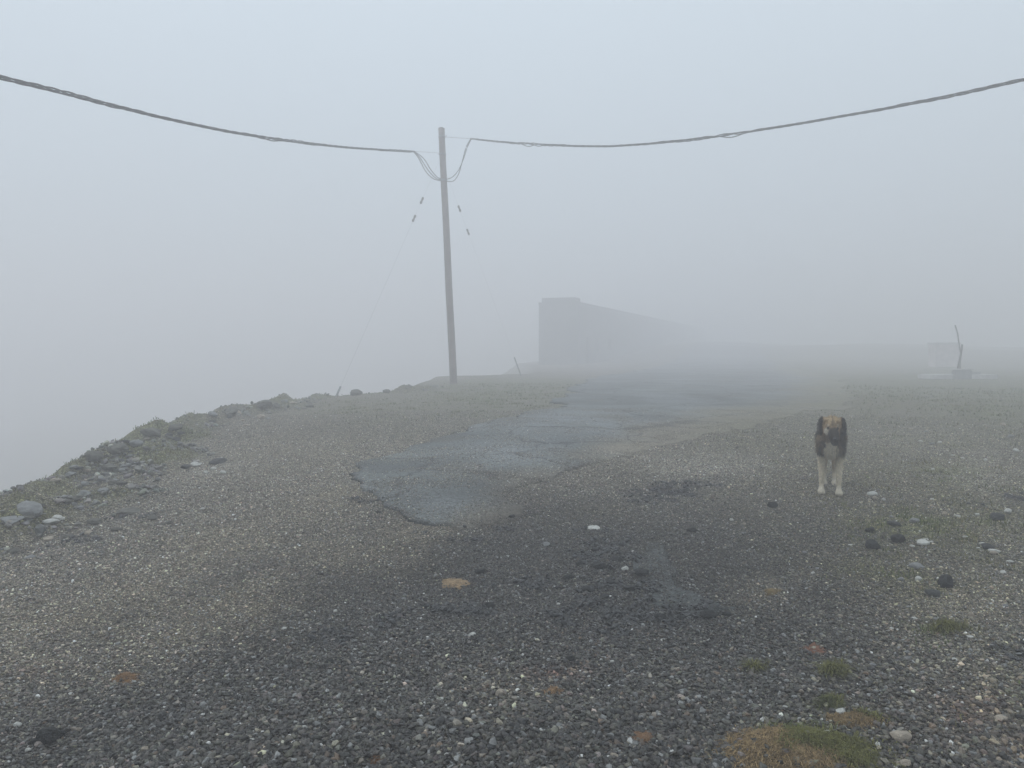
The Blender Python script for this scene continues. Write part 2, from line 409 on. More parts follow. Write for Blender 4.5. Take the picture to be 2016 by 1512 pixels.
bverts = sorted({i for e in bd for i in e}); remap = {o: len(top) + i for i, o in enumerate(bverts)}
low = top[bverts].copy(); low[:, 2] = rv_[bverts][:, 2] - 0.03
allv = np.vstack([top, low])
skirt = np.array([(b_, a, remap[a], remap[b_]) for a, b_ in bd])
allf = np.vstack([rq2, skirt])
rc = np.broadcast_to(np.array([0.128, 0.140, 0.134]), top.shape).copy()
rc *= (1 + 0.8 * fbm(rx * 0.9, ry * 1.3, 93, 5))[:, None]
patch = np.maximum(sstep(0.1, 0.4, fbm(rx * 0.6 + 3, ry * 0.6, 95, 4)) * .6, blobs(rx, ry, [(1120, 835, 150, 26), (1000, 900, 130, 30, .8), (900, 1005, 90, 16, .6)], .6, 96, 1.5))  # random pale patches, plus blobs painting the pale wet sheen into the colour
rc += (np.array([0.235, 0.25, 0.256]) - rc) * (0.7 * patch)[:, None]
rc += (np.array([0.020, 0.022, 0.024]) - rc) * (0.8 * sstep(0.09, 0.01, rf) * (1 - rgt) * sstep(-.25, .1, fbm(rx * 3, ry * 3, 98, 3)))[:, None]
dirt = sstep(0.15, 0.45, fbm(rx * 1.1, ry * 1.1, 97, 4)); rc += (np.array([0.125, 0.115, 0.09]) - rc) * (0.6 * dirt)[:, None]
gmix = rgt * sstep(2.4, 0.3, rf + .8 * fbm(rx * 1.7, ry * 1.7, 99, 4)); rc += (ground_col(rx, ry) - rc) * gmix[:, None]
scr = sstep(-.3, .05, inpoly(rx, ry, SCAR)); rc += (np.array([0.060, 0.066, 0.063]) - rc) * (.85 * scr)[:, None]
lowc = rc[bverts] * (0.6 + .4 * rgt[bverts])[:, None]
me = np_mesh('tarmac_road', allv, allf, False, np.vstack([rc, lowc]))
M_tar = mat_noise('tarmac', (0, 0, 0), rough=0.8, scale=30, var=0.8, bump=1.0, spec=0.3, attr='col', scale2=60)
def add_cracks(m):
    nt = m.node_tree; N = nt.nodes.new; L = nt.links.new; b = nt.nodes['Principled BSDF']
    tc = N('ShaderNodeTexCoord'); ns = N('ShaderNodeTexNoise'); ns.inputs['Scale'].default_value = 1.7; ns.inputs['Detail'].default_value = 5
    ad = N('ShaderNodeVectorMath'); ad.operation = 'MULTIPLY_ADD'; ad.inputs[1].default_value = (.9, .9, 0)
    L(tc.outputs['Object'], ns.inputs['Vector']); L(ns.outputs['Color'], ad.inputs[0]); L(tc.outputs['Object'], ad.inputs[2])
    vo = N('ShaderNodeTexVoronoi'); vo.feature = 'DISTANCE_TO_EDGE'; vo.inputs['Scale'].default_value = 0.55; L(ad.outputs[0], vo.inputs['Vector'])
    mr = N('ShaderNodeMapRange'); mr.inputs[1].default_value = .004; mr.inputs[2].default_value = .016; mr.inputs[3].default_value = .35; mr.inputs[4].default_value = 1; L(vo.outputs['Distance'], mr.inputs[0])
    src = b.inputs['Base Color'].links[0].from_socket
    mu = N('ShaderNodeVectorMath'); mu.operation = 'SCALE'; L(src, mu.inputs[0]); L(mr.outputs[0], mu.inputs['Scale']); L(mu.outputs[0], b.inputs['Base Color'])
add_cracks(M_tar)
road = link('tarmac_road', me, M_tar); tag(road, kind='structure')
def surf_z(x, y):
    """top of ground or tarmac"""
    x = np.asarray(x, float); y = np.asarray(y, float)
    z = gz(x, y); f = road_field(x, y)
    t = gz(x, y, False) + lip(x, y, f)
    return np.where(f > 0.015, np.maximum(z, t), z)

# ------------------------------------------------------------------ loose gravel (uncountable)
def gravel_object():
    NMAX = 860000
    rr0, rr1 = 1.9, 14.5
    r = rr0 * (rr1 / rr0) ** rng.random(NMAX * 3)
    ph = rng.uniform(-R(42), R(42), r.size)
    dens = np.where(r < 4.2, 1.0, (4.2 / r) ** 2.1)                # per square metre, thinner far off
    keep = rng.random(r.size) < dens * (r / 5.2) ** 2 * np.where(r < 5, 1, 1)
    r, ph = r[keep], ph[keep]
    x, y = r * np.sin(ph), r * np.cos(ph)
    m = ground_masks(x, y); rf = road_field(x, y)
    cover = np.clip(0.95 + 0.9 * fbm(x * 1.5, y * 1.5, 101, 3), 0.25, 1.0)
    cover = cover * (1 - 0.8 * m[3]) * (1 - 0.85 * blob(x, y, MOSS_MAT))
    tr = np.clip(0.36 + 0.9 * fbm(x * 2.2, y * 2.2, 103, 4), 0.03, 0.85) + .12 * sstep(.22, .02, rf) + 0.95 * road_right(x, y) * sstep(1.3, 0.2, rf + .8 * fbm(x * 1.7, y * 1.7, 99, 4))
    tr = np.maximum(tr, .6 * sstep(-.2, 0, inpoly(x, y, SCAR))); cover = np.where(rf > 0, tr, cover)
    cover = cover * (1 - 0.75 * sstep(-0.3, 0.15, m[6]))
    k = rng.random(x.size) < cover
    x, y, rf = x[k], y[k], rf[k]; r = r[k]; m = tuple(a[k] for a in m)
    n = x.size
    size = np.clip(np.exp(rng.normal(math.log(0.0054), 0.42, n)), 0.0024, 0.0135)
    coarse = sstep(4.2, 2.4, y) * sstep(-2.4, -0.6, x) * 0.55 + 0.78
    size = size * coarse * np.where(rf > 0, 0.7, 1)
    size = size * (1 + .5 * m[0]) * (1 - .25 * m[1])
    c = ground_col(x, y, m[:3] + (m[3] * .25,) + m[4:])
    br = np.exp(rng.normal(-0.2, 0.8, n)); c = c * br[:, None]
    hue = rng.normal(0, 0.05, (n, 3)); c = c * (1 + hue)
    t = rng.random(n)
    c_d = 1 - .75 * m[0]
    pw = (0.022 + 0.16 * m[2] + 0.02 * sstep(1.5, 3, x)) * (1 - .6 * m[0])
    wh = t < pw
    c[wh] = np.array([0.58, 0.57, 0.54]) * rng.uniform(0.4, 1.35, (wh.sum(), 1)); size[wh] *= rng.uniform(.4, .85, wh.sum())
    pb = (t > 0.982); c[pb] = np.array([0.14, 0.095, 0.06]) * rng.uniform(0.6, 1.3, (pb.sum(), 1))
    pg = (t > 0.90) & (t < 0.965); c[pg] = np.array([0.20, 0.20, 0.19]) * rng.uniform(0.6, 1.3, (pg.sum(), 1))
    c[pg] *= c_d[pg][:, None]; c[pb] *= c_d[pb][:, None]
    blk = (t > 0.84) & (t < 0.90); c[blk] *= 0.4
    clod = (m[0] > .25) & (y > 3.3) & (rng.random(n) < .06) & ~wh
    size[clod] = rng.uniform(.009, .021, clod.sum()); c[clod] = np.array([.013, .0135, .0135]) * rng.uniform(.6, 1.8, (clod.sum(), 1))
    # rubble of the bank
    nb_ = 22000; i_ = rng.integers(3, len(brow) + 3, nb_); t_ = rng.random((nb_, 1)); e0 = EDGE[i_] * (1 - t_) + EDGE[i_ + 1] * t_
    bx = e0[:, 0] + rng.normal(.85, .5, nb_); by = e0[:, 1] + rng.normal(0, .35, nb_); mm = ground_masks(bx, by)
    kb = (rng.random(nb_) < sstep(-.1, .25, fbm(bx * 2.1, by * 2.1, 105, 3)) * .9 * (mm[5] > .1)) & (mm[6] < .4) & (by > 1.5)
    bx, by = bx[kb], by[kb]; nb_ = bx.size; mm = tuple(a[kb] for a in mm)
    sb = np.clip(np.exp(rng.normal(math.log(.014), .55, nb_)), .006, .05)
    cb = np.array([.15, .145, .125]) * np.exp(rng.normal(-.1, .5, (nb_, 1))) * (1 + rng.normal(0, .05, (nb_, 3)))
    x = np.concatenate([x, bx]); y = np.concatenate([y, by]); size = np.concatenate([size, sb]); c = np.vstack([c, cb]); n = x.size
    z = surf_z(x, y) + size * rng.uniform(-0.2, 0.95, n)
    me = bpy.data.meshes.new('gravel'); me.vertices.add(n); me.vertices.foreach_set('co', np.stack([x, y, z], -1).astype(np.float32).ravel())
    def attr(name, typ, data, field):
        a = me.attributes.new(name, typ, 'POINT'); a.data.foreach_set(field, np.ascontiguousarray(data).ravel())
    scl = size[:, None] * np.stack([rng.uniform(.85, 1.35, n), rng.uniform(.75, 1.1, n), rng.uniform(.45, .85, n)], -1)
    attr('scl', 'FLOAT_VECTOR', scl.astype(np.float32), 'vector')
    attr('rot', 'FLOAT_VECTOR', np.stack([rng.normal(0, .35, n), rng.normal(0, .35, n), rng.uniform(0, 6.28, n)], -1).astype(np.float32), 'vector')
    attr('vid', 'INT', rng.integers(0, 8, n).astype(np.int32), 'value')
    attr('col', 'FLOAT_COLOR', np.concatenate([np.clip(c, 0.006, 0.8), np.ones((n, 1))], 1).astype(np.float32), 'color')
    me.update()
    M = mat_noise('gravel_stone', (0, 0, 0), rough=0.42, scale=1.4, var=0.3, bump=0.0, spec=0.5, attr='col', attr_type='INSTANCER')
    o = link('gravel', me, M); tag(o, kind='stuff', label='loose dark grey crushed gravel covering the worn ground', cat='gravel')
    ng = bpy.data.node_groups.new('gravel_scatter', 'GeometryNodeTree')
    ng.interface.new_socket('Geometry', in_out='INPUT', socket_type='NodeSocketGeometry')
    ng.interface.new_socket('Geometry', in_out='OUTPUT', socket_type='NodeSocketGeometry')
    N = ng.nodes.new; L = ng.links.new
    gi = N('NodeGroupInput'); go = N('NodeGroupOutput'); jo = N('GeometryNodeJoinGeometry')
    for k in range(8):
        ic = N('GeometryNodeMeshIcoSphere'); ic.inputs['Radius'].default_value = 1.0; ic.inputs['Subdivisions'].default_value = 1 if k < 6 else 2
        ps = N('GeometryNodeInputPosition'); va = N('ShaderNodeVectorMath'); va.operation = 'ADD'; va.inputs[1].default_value = (k * 3.7, k * 1.9, -k * 2.3)
        vo = N('ShaderNodeTexVoronoi'); vo.inputs['Scale'].default_value = 0.75
        mrn = N('ShaderNodeMapRange'); mrn.inputs[1].default_value = 0.1; mrn.inputs[2].default_value = 0.9; mrn.inputs[3].default_value = 1.30; mrn.inputs[4].default_value = 0.45
        sv = N('ShaderNodeVectorMath'); sv.operation = 'SCALE'; sp = N('GeometryNodeSetPosition')
        L(ps.outputs[0], va.inputs[0]); L(va.outputs[0], vo.inputs['Vector']); L(vo.outputs['Distance'], mrn.inputs[0])
        L(ps.outputs[0], sv.inputs[0]); L(mrn.outputs[0], sv.inputs['Scale']); L(ic.outputs['Mesh'], sp.inputs['Geometry']); L(sv.outputs[0], sp.inputs['Position'])
        ss = N('GeometryNodeSetShadeSmooth'); ss.inputs['Shade Smooth'].default_value = False; L(sp.outputs[0], ss.inputs['Geometry'])
        sm = N('GeometryNodeSetMaterial'); sm.inputs['Material'].default_value = M; L(ss.outputs[0], sm.inputs['Geometry'])
        g2i = N('GeometryNodeGeometryToInstance'); L(sm.outputs[0], g2i.inputs[0]); L(g2i.outputs[0], jo.inputs[0])
    def na(name, typ):
        a = N('GeometryNodeInputNamedAttribute'); a.data_type = typ; a.inputs['Name'].default_value = name; return a
    iop = N('GeometryNodeInstanceOnPoints'); iop.inputs['Pick Instance'].default_value = True
    L(gi.outputs[0], iop.inputs['Points']); L(jo.outputs[0], iop.inputs['Instance'])
    L(na('vid', 'INT').outputs[0], iop.inputs['Instance Index']); L(na('scl', 'FLOAT_VECTOR').outputs[0], iop.inputs['Scale'])
    e2r = N('FunctionNodeEulerToRotation'); L(na('rot', 'FLOAT_VECTOR').outputs[0], e2r.inputs[0]); L(e2r.outputs[0], iop.inputs['Rotation'])
    L(iop.outputs[0], go.inputs[0])
    md = o.modifiers.new('scatter', 'NODES'); md.node_group = ng
    bpy.context.scene['gravel_count'] = int(n)
    return o
gravel_object()

# ------------------------------------------------------------------ grass blades (uncountable)
def blades(x, y, z, h, wdt, lean, colr, nb=1):
    """one bent two-segment blade per root"""
    n = x.size; a = rng.uniform(0, 6.283, n); da = np.stack([np.cos(a), np.sin(a), np.zeros(n)], -1); sd_ = np.stack([-np.sin(a), np.cos(a), np.zeros(n)], -1)
    p0 = np.stack([x, y, z - 0.006], -1); up = np.array([0, 0, 1.0])
    m_ = p0 + da * (h * lean * 0.35)[:, None] + up * (h * 0.62)[:, None]; t = p0 + da * (h * lean)[:, None] + up * (h * np.maximum(0.25, 1 - lean * 0.5))[:, None]
    v = np.stack([p0 - sd_ * wdt[:, None], p0 + sd_ * wdt[:, None], m_ - sd_ * (wdt * .7)[:, None], m_ + sd_ * (wdt * .7)[:, None], t], 1).reshape(-1, 3)
    b_ = (np.arange(n) * 5)[:, None]
    f = np.concatenate([b_ + [0, 1, 3], b_ + [0, 3, 2], b_ + [2, 3, 4]], 0)
    c = np.repeat(colr, 5, 0) * np.tile(np.array([.7, .7, 1, 1, 1.15]), n)[:, None]
    return v, f, c
M_grass = mat_noise('grass_blades', (0, 0, 0), rough=0.75, scale=3, var=0.2, bump=0, spec=0.2, attr='col')
def grass_object():
    V = []; F = []; C = []; off = 0
    n0 = 470000
    r = 2.2 * (26 / 2.2) ** rng.random(n0); ph = rng.uniform(-R(41), R(41), n0)
    keep = rng.random(n0) < np.minimum(1, (r / 6.0) ** 2 * np.where(r > 7, (7 / r) ** 1.7, 1)); r, ph = r[keep], ph[keep]
    x, y = r * np.sin(ph), r * np.cos(ph)
    m = ground_masks(x, y); rf = road_field(x, y)
    cl = sstep(-0.05, 0.30, fbm(x * 6, y * 6, 111, 3) + 0.25 * (m[3] - .5))
    pr = np.clip(m[3] * 1.25 - 0.12, 0, 1) * cl * (rf < 0) * sstep(1.0, 0.2, m[6]) * (1 - m[0])
    pr = np.maximum(pr, 0.5 * sstep(0.9, 2.4, x - .1 * y) * sstep(0.22, 0.42, fbm(x * 5, y * 5, 115, 3)) * (rf < 0))
    k = rng.random(x.size) < pr
    x, y, r = x[k], y[k], r[k]; n = x.size
    h = np.clip(rng.lognormal(math.log(0.028), 0.4, n), .01, .075) * np.where(r > 9, 1.25, 1); wd = 0.0016 * (1 + r / 5.0)
    mixc = np.clip(0.5 + 0.9 * fbm(x * 2, y * 2, 117, 3) + rng.normal(0, .2, n), 0, 1)[:, None]
    c = np.array([0.095, 0.130, 0.034]) * (1 - mixc) + np.array([0.20, 0.17, 0.080]) * mixc
    c = c * rng.uniform(.65, 1.35, (n, 1))
    v, f, c = blades(x, y, gz(x, y), h, wd, rng.uniform(.2, 1.0, n), c)
    o = link('grass', np_mesh('grass', v, f, False, c), M_grass)
    tag(o, kind='stuff', label='short thin grass growing in scattered tufts over the verges', cat='grass')
    print('GRASS', n)
grass_object()

# ------------------------------------------------------------------ stones
def rock_mesh(seed, sub=3, cuts=9, rough=0.10, flat=0.6, smooth=False):
    r_ = random.Random(seed); bm = bmesh.new(); bmesh.ops.create_icosphere(bm, subdivisions=sub, radius=1)
    pl = []
    for _ in range(cuts):
        n = Vector((r_.gauss(0, 1), r_.gauss(0, 1), r_.gauss(0, 1))).normalized(); pl.append((n, r_.uniform(.62, .92)))
    from mathutils import noise as mn
    o3 = Vector((seed * 3.1, seed * 1.7, seed * .9))
    for v in bm.verts:
        for n, d in pl:
            k = v.co.dot(n) - d
            if k > 0: v.co -= n * k * 0.92
        v.co += v.co.normalized() * rough * (mn.noise(v.co * 1.7 + o3) + 0.5 * mn.noise(v.co * 4.3 + o3))
        v.co.z *= flat
    me = bpy.data.meshes.new('stone'); bm.to_mesh(me); bm.free()
    if smooth: me.polygons.foreach_set('use_smooth', np.ones(len(me.polygons), bool))
    return me
M_black = mat_noise('black_rock', (0.020, 0.021, 0.020), rough=0.8, scale=2.5, var=0.6, bump=0.8, scale2=9)
M_dark = mat_noise('dark_grey_rock', (0.050, 0.052, 0.050), rough=0.8, scale=2.5, var=0.5, bump=0.7, scale2=9)
M_white = mat_noise('white_quartz', (0.52, 0.51, 0.47), rough=0.6, scale=2, var=0.35, bump=0.5, scale2=8)
M_pale = mat_noise('pale_tan_stone', (0.40, 0.34, 0.27), rough=0.75, scale=2.2, var=0.4, bump=0.6, scale2=8)
M_grey = mat_noise('pale_grey_stone', (0.24, 0.24, 0.235), rough=0.8, scale=2.2, var=0.35, bump=0.6, scale2=8)
M_slate = mat_noise('lichen_slate', (0.13, 0.125, 0.105), rough=0.85, scale=2.0, var=0.6, bump=0.7, scale2=9)
def stone(u, v, wpx, mat, label, cat='stone', group=None, seed=None, flat=0.6, asp=0.8, rz=None, sink=0.14, rough=.1, name='stone', sub=3, cuts=9, tilt=0.12, bury=True):
    p = ground_at(u, v); depth = p.y * math.cos(PITCH)
    s = 0.5 * wpx * depth / FPX * 1.22
    me = rock_mesh(seed if seed is not None else rnd.randrange(9999), sub, cuts, rough, 1.0)
    o = link(name, me, mat)
    o.scale = (s, s * asp, s * flat); o.location = (p.x, p.y, float(surf_z(np.array([p.x]), np.array([p.y]))[0]) + s * flat * (1 - 2 * sink) * .9)
    o.rotation_euler = (rnd.gauss(0, tilt), rnd.gauss(0, tilt), rz if rz is not None else rnd.uniform(-.5, .5))
    return tag(o, label, cat, group)

LAND = [(1640, 972, 'the dog'), (1718, 1080, 'the round black rock'), (1862, 1154, 'the largest black rock'), (1805, 1118, 'the rounded pale grey stone'), (1772, 1458, 'the largest pale tan stone'),
        (1565, 1470, 'the brown moss mat'), (1603, 1281, 'the reddish-brown moss patch'), (1862, 1250, 'the bright green turf tuft'), (1943, 1080, 'the dark rock with white slivers'), (895, 1142, 'the light tan moss patch'),
        (100, 1458, 'the jagged tar clod'), (1330, 1180, 'the broken tarmac scar'), (860, 1036, 'the rounded end of the tarmac'), (245, 1331, 'the dark brown moss streak'), (1180, 1130, 'the black crumbled tar'),
        (1890, 746, 'the concrete well'), (1268, 1456, 'the rust-brown moss patch'), (1090, 1358, 'the tar stain moss'), (1970, 1419, 'the smooth pale pink stone'), (672, 779, 'the guy wire foot in the bank'),
        (745, 1505, 'the rusty moss scrap'), (1521, 998, 'the black rock facing the dog'), (1963, 1024, 'the dark rock sunk in olive grass'), (893, 756, 'the utility pole'), (1362, 1047, 'the lone small black rock')]
LAND = [(unproject(u, v, g0), t) for u, v, t in LAND]
SHADE = {'white_quartz': 'white', 'pale_tan_stone': 'tan', 'pale_grey_stone': 'grey', 'lichen_slate': 'grey-brown', 'dark_grey_rock': 'dark grey', 'black_rock': 'black'}
def near(u, v):
    p = unproject(u, v, g0); return min(LAND, key=lambda q_: np.hypot(*(q_[0] - p)))[1]
# dark rocks by the verge and on the gravel
stone(1521, 998, 18, M_black, 'small black rock alone on gravel, a stride in front of the dog', 'rock', seed=3, flat=.62)
stone(1362, 1047, 16, M_black, 'small black rock alone on gravel beyond the broken tarmac scar', 'rock', seed=4, flat=.6)
stone(1718, 1080, 27, M_black, 'round black rock on thin grass, a slab-like black rock beside it', 'rock', seed=5, flat=.7)
stone(1714, 1048, 17, M_black, 'small black rock right behind the round black rock', 'rock', seed=6, flat=.65)
stone(1769, 1068, 24, M_black, 'slab-like black rock leaning on gravel beside the round black rock', 'rock', seed=7, flat=.75, tilt=.3)
stone(1760, 1034, 24, M_dark, 'low flat dark grey rock behind the slab-like black rock', 'rock', seed=8, flat=.4)
stone(1862, 1154, 32, M_black, 'largest black rock on the grassy verge, a flat rock at its foot', 'rock', seed=9, flat=.72, tilt=.25)
stone(1838, 1172, 28, M_dark, 'flat dark grey rock at the foot of the largest black rock', 'rock', seed=10, flat=.42)
stone(1943, 1080, 22, M_dark, 'dark grey rock with two white slivers lying at its foot', 'rock', seed=12, flat=.5)
stone(1963, 1024, 26, M_dark, 'dark grey rock sunk in olive grass beside the grey slab patch', 'rock', seed=13, flat=.6)
stone(1800, 1028, 16, M_grey, 'small grey capped stone beside low flat dark rock', 'rock', seed=14, flat=.6)
stone(1805, 1118, 25, M_grey, 'rounded pale grey stone half sunk in the grassy gravel', 'stone', seed=15, flat=.55, sink=.35)
stone(100, 1458, 44, M_black, 'jagged black clod of tar on loose gravel', 'rock', seed=16, flat=.62, rough=.28, cuts=5)
stone(68, 1466, 20, M_black, 'small black crumb beside the jagged tar clod', 'rock', seed=17, flat=.6, rough=.2)
stone(1772, 1458, 34, M_pale, 'largest pale tan stone lying in gravel beyond the brown moss mat', 'stone', seed=18, flat=.62, asp=.75)
stone(1970, 1419, 25, M_pale, 'smooth pale pink stone on the reddish gravel', 'stone', seed=19, flat=.5)
stone(1718, 975, 20, M_white, 'flat white stone on gravel right beside the dog', 'stone', seed=20, flat=.42)
stone(1654, 1406, 18, M_white, 'bright white angular stone at edge of the dry grass', 'stone', seed=21, flat=.7)
stone(1666, 1462, 16, M_white, 'rounded white pebble in front of the dry grass strip', 'stone', seed=22, flat=.6)
stone(1783, 1508, 22, M_pale, 'long cream stone in front of the largest pale tan stone', 'stone', seed=23, flat=.6)
stone(1075, 1075, 14, M_grey, 'lone round grey pebble beside the black crumbled tar', 'stone', seed=24, flat=.6)
stone(1230, 1123, 13, M_white, 'bright white angular pebble at the edge of the black crumbled tar', 'stone', seed=25, flat=.7)
stone(929, 1254, 14, M_white, 'bright white pebble amid dark gravel in front of the tan moss patch', 'stone', seed=26, flat=.7)
stone(867, 1380, 13, M_white, 'small white pebble amid the coarse dark gravel', 'stone', seed=27, flat=.6)
stone(984, 1368, 17, M_pale, 'small amber stone amid the coarse dark gravel', 'stone', seed=28, flat=.7)
stone(1208, 1492, 16, M_pale, 'orange-brown stone amid coarse dark gravel near the rust-brown moss', 'stone', seed=29, flat=.6)
stone(1168, 1042, 22, M_white, 'thin white stone sliver behind the black crumbled tar', 'stone', seed=30, flat=.35)
for (u, v, wpx, lab) in ((1935, 1072, 12, 'white'), (1958, 1088, 20, 'white'), (1926, 1080, 8, 'white')):
    stone(u, v, wpx, M_white, 'white sliver of stone lying at the foot of a dark grey rock', 'stone', 'white slivers by the dark grey rock', flat=.4)
for (u, v, wpx) in ((1818, 1072, 22), (1812, 1066, 14), (1796, 1076, 9), (1833, 1068, 9), (1822, 1064, 12)):
    stone(u, v, wpx, M_white, 'white stone in the small cluster beside the slab-like black rock', 'stone', 'cluster of white stones', flat=.4)
# tar crumbs
for (u, v, wpx) in ((1158, 1165, 24), (1120, 1140, 20), (1200, 1150, 18), (1240, 1163, 22), (1180, 1118, 26), (1215, 1105, 20), (1170, 1085, 16), (1262, 1133, 26), (1140, 1112, 14), (1225, 1075, 14),
                    (1100, 1160, 14), (1190, 1178, 16), (964, 1197, 20), (945, 1128, 18), (1300, 1218, 22), (1395, 1216, 30), (1340, 1222, 20), (1430, 1212, 18), (1122, 1300, 18), (1140, 1308, 14),
                    (770, 1215, 14), (650, 1305, 16), (795, 1270, 12), (700, 1170, 10), (1008, 1020, 12), (745, 1010, 9)):
    stone(u, v, wpx, M_black, f"{'lumpy' if wpx > 17 else 'small'} black crumb of broken tar near {near(u, v)}", 'tar crumb', f"{'lumpy' if wpx > 17 else 'small'} black tar crumbs near {near(u, v)}", flat=.5, rough=.25, cuts=5, sub=2, name='tar_crumb')
# pale pebbles on the right-hand verge
for (u, v, wpx) in ((1773, 1143, 10), (1808, 1143, 12), (1895, 1128, 6), (1674, 1074, 8), (1650, 1178, 9), (1912, 1213, 11), (1909, 1256, 12), (1799, 1220, 9), (1842, 1220, 11), (1910, 1290, 12), (1878, 1302, 11),
                    (1792, 1246, 9), (1755, 1240, 9), (1832, 1320, 14), (1718, 1312, 13), (1655, 1215, 10), (1980, 1195, 9), (1988, 1107, 10), (1975, 1128, 12), (1962, 1148, 8), (1900, 1058, 9), (1957, 1090, 14),
                    (1860, 1014, 9), (1885, 1018, 12), (1924, 1016, 10), (1835, 984, 9), (1840, 967, 7), (1937, 983, 7), (1985, 1010, 12), (1858, 1012, 8), (1712, 985, 7), (1722, 983, 9), (1837, 926, 7),
                    (1895, 903, 7), (1875, 898, 6), (2000, 890, 10), (1940, 908, 7), (1812, 870, 9), (1834, 875, 10), (1850, 872, 8), (1794, 846, 8), (1823, 851, 8), (1960, 858, 7), (1990, 862, 9), (1975, 838, 9),
                    (1830, 1395, 10), (1960, 1461, 10), (1848, 1395, 12), (1600, 1335, 10), (1530, 1306, 10), (1455, 1230, 9), (1547, 1181, 9), (1600, 1130, 9), (1585, 1090, 9), (1608, 1120, 8), (1440, 1025, 7),
                    (1465, 1033, 6), (1540, 1312, 8), (1630, 1448, 16), (1545, 1395, 10), (1740, 985, 7), (1755, 1019, 7)):
    mt = rnd.choice([M_white, M_white, M_pale, M_grey]); fl = rnd.choice([.42, .7]); t_ = f"{'flat' if fl < .5 else 'rounded'} {SHADE[mt.name]} pebble"; t_ = ('larger ' if wpx > 10 else '') + t_
    stone(u, v, wpx * rnd.uniform(.9, 1.15), mt, f'{t_} lying near {near(u, v)}', 'pebble', f'{t_}s near {near(u, v)}', flat=fl, sub=2, name='pebble')
for (u, v, wpx) in ((660, 1010, 7), (745, 1045, 8), (1038, 1250, 10), (1100, 1190, 9), (795, 1180, 9), (560, 1240, 8), (706, 1362, 10), (408, 1432, 9), (600, 1435, 11), (350, 1420, 10), (55, 1480, 10), (285, 1478, 14),
                    (35, 1430, 12), (210, 1370, 10), (140, 1368, 9), (180, 1170, 7), (700, 1280, 10), (1153, 1328, 10), (1205, 1305, 9), (1330, 1320, 9), (1345, 1378, 10), (1110, 1400, 9), (930, 1405, 9), (1055, 1360, 9),
                    (1305, 1262, 10), (900, 1300, 8), (495, 1458, 12), (880, 1490, 11), (1146, 1492, 12), (1340, 1490, 12), (1010, 1460, 11), (690, 1460, 10), (540, 1140, 6), (660, 1205, 7), (312, 1245, 7)):
    mt = rnd.choice([M_white, M_white, M_pale, M_grey]); fl = rnd.choice([.42, .7]); t_ = f"{'flat' if fl < .5 else 'rounded'} {SHADE[mt.name]} pebble{' of larger size' if wpx > 10 else ''}"
    stone(u, v, wpx * rnd.uniform(.9, 1.15), mt, f'{t_} on the ground near {near(u, v)}', 'pebble', f'{t_}s near {near(u, v)}', flat=fl, sub=2, name='pebble')
# rocks of the grassy bank
bank = [(60, 1012, 44, M_grey, .6), (100, 1030, 26, M_white, .35), (22, 1026, 40, M_grey, .25), (112, 1022, 20, M_white, .4), (95, 1062, 18, M_pale, .3), (120, 1024, 14, M_white, .5), (165, 975, 20, M_grey, .5), (150, 985, 18, M_slate, .6),
        (185, 905, 30, M_slate, .6), (225, 893, 24, M_slate, .6), (215, 925, 24, M_slate, .5), (268, 877, 22, M_grey, .6), (110, 948, 18, M_pale, .4), (236, 890, 30, M_slate, .6), (300, 858, 36, M_slate, .5), (345, 845, 26, M_slate, .5),
        (385, 918, 16, M_white, .6), (365, 922, 18, M_dark, .5), (420, 925, 10, M_white, .6), (405, 932, 9, M_white, .6), (440, 932, 12, M_white, .5), (430, 912, 30, M_dark, .3), (240, 955, 18, M_slate, .5), (205, 968, 20, M_grey, .4),
        (255, 1012, 40, M_slate, .3), (185, 1030, 26, M_slate, .4), (300, 1022, 20, M_slate, .4), (175, 1052, 14, M_pale, .5), (230, 1045, 20, M_slate, .4), (60, 1100, 20, M_grey, .4), (25, 1088, 22, M_slate, .4), (330, 1032, 18, M_slate, .4),
        (398, 1004, 9, M_white, .6), (145, 995, 12, M_grey, .6), (135, 1058, 22, M_slate, .3), (520, 800, 26, M_slate, .5), (590, 783, 30, M_slate, .5), (455, 815, 24, M_slate, .5), (420, 818, 16, M_grey, .5), (700, 777, 24, M_slate, .45), (760, 773, 14, M_slate, .5), (560, 793, 14, M_grey, .5)]
rb = random.Random(5)
for _ in range(46):
    i = rb.randrange(len(BROW_PX) - 7); t = rb.random(); (u0, v0), (u1, v1) = BROW_PX[i], BROW_PX[i + 1]
    v = v0 + (v1 - v0) * t; dn = rb.uniform(3, 85) * (v - 690) / 290
    bank.append((u0 + (u1 - u0) * t + dn * .25, v + dn, rb.uniform(9, 24) * (.5 + .5 * (v - 690) / 290), rb.choice([M_slate, M_slate, M_grey, M_dark, M_pale]), rb.choice([.35, .5, .65])))
for i, (u, v, wpx, mt, fl) in enumerate(bank):
    t_ = f"{'flat' if fl < .45 else 'blocky'} {SHADE[mt.name]} {'rock' if wpx > 19 else 'stone'}"
    spot = 'on the crest of the bank' if edge_dist(*[np.array([q_]) for q_ in unproject(u, v, g0)])[0] > -.45 else ('beside the white chips at the foot of the bank' if u > 340 and u < 460 else 'at the foot of the grassy bank')
    stone(u, v, wpx, mt, f'{t_} half buried {spot}', 'rock', f'{t_}s {spot}', flat=fl, rough=.14, name='bank_rock', asp=.9)

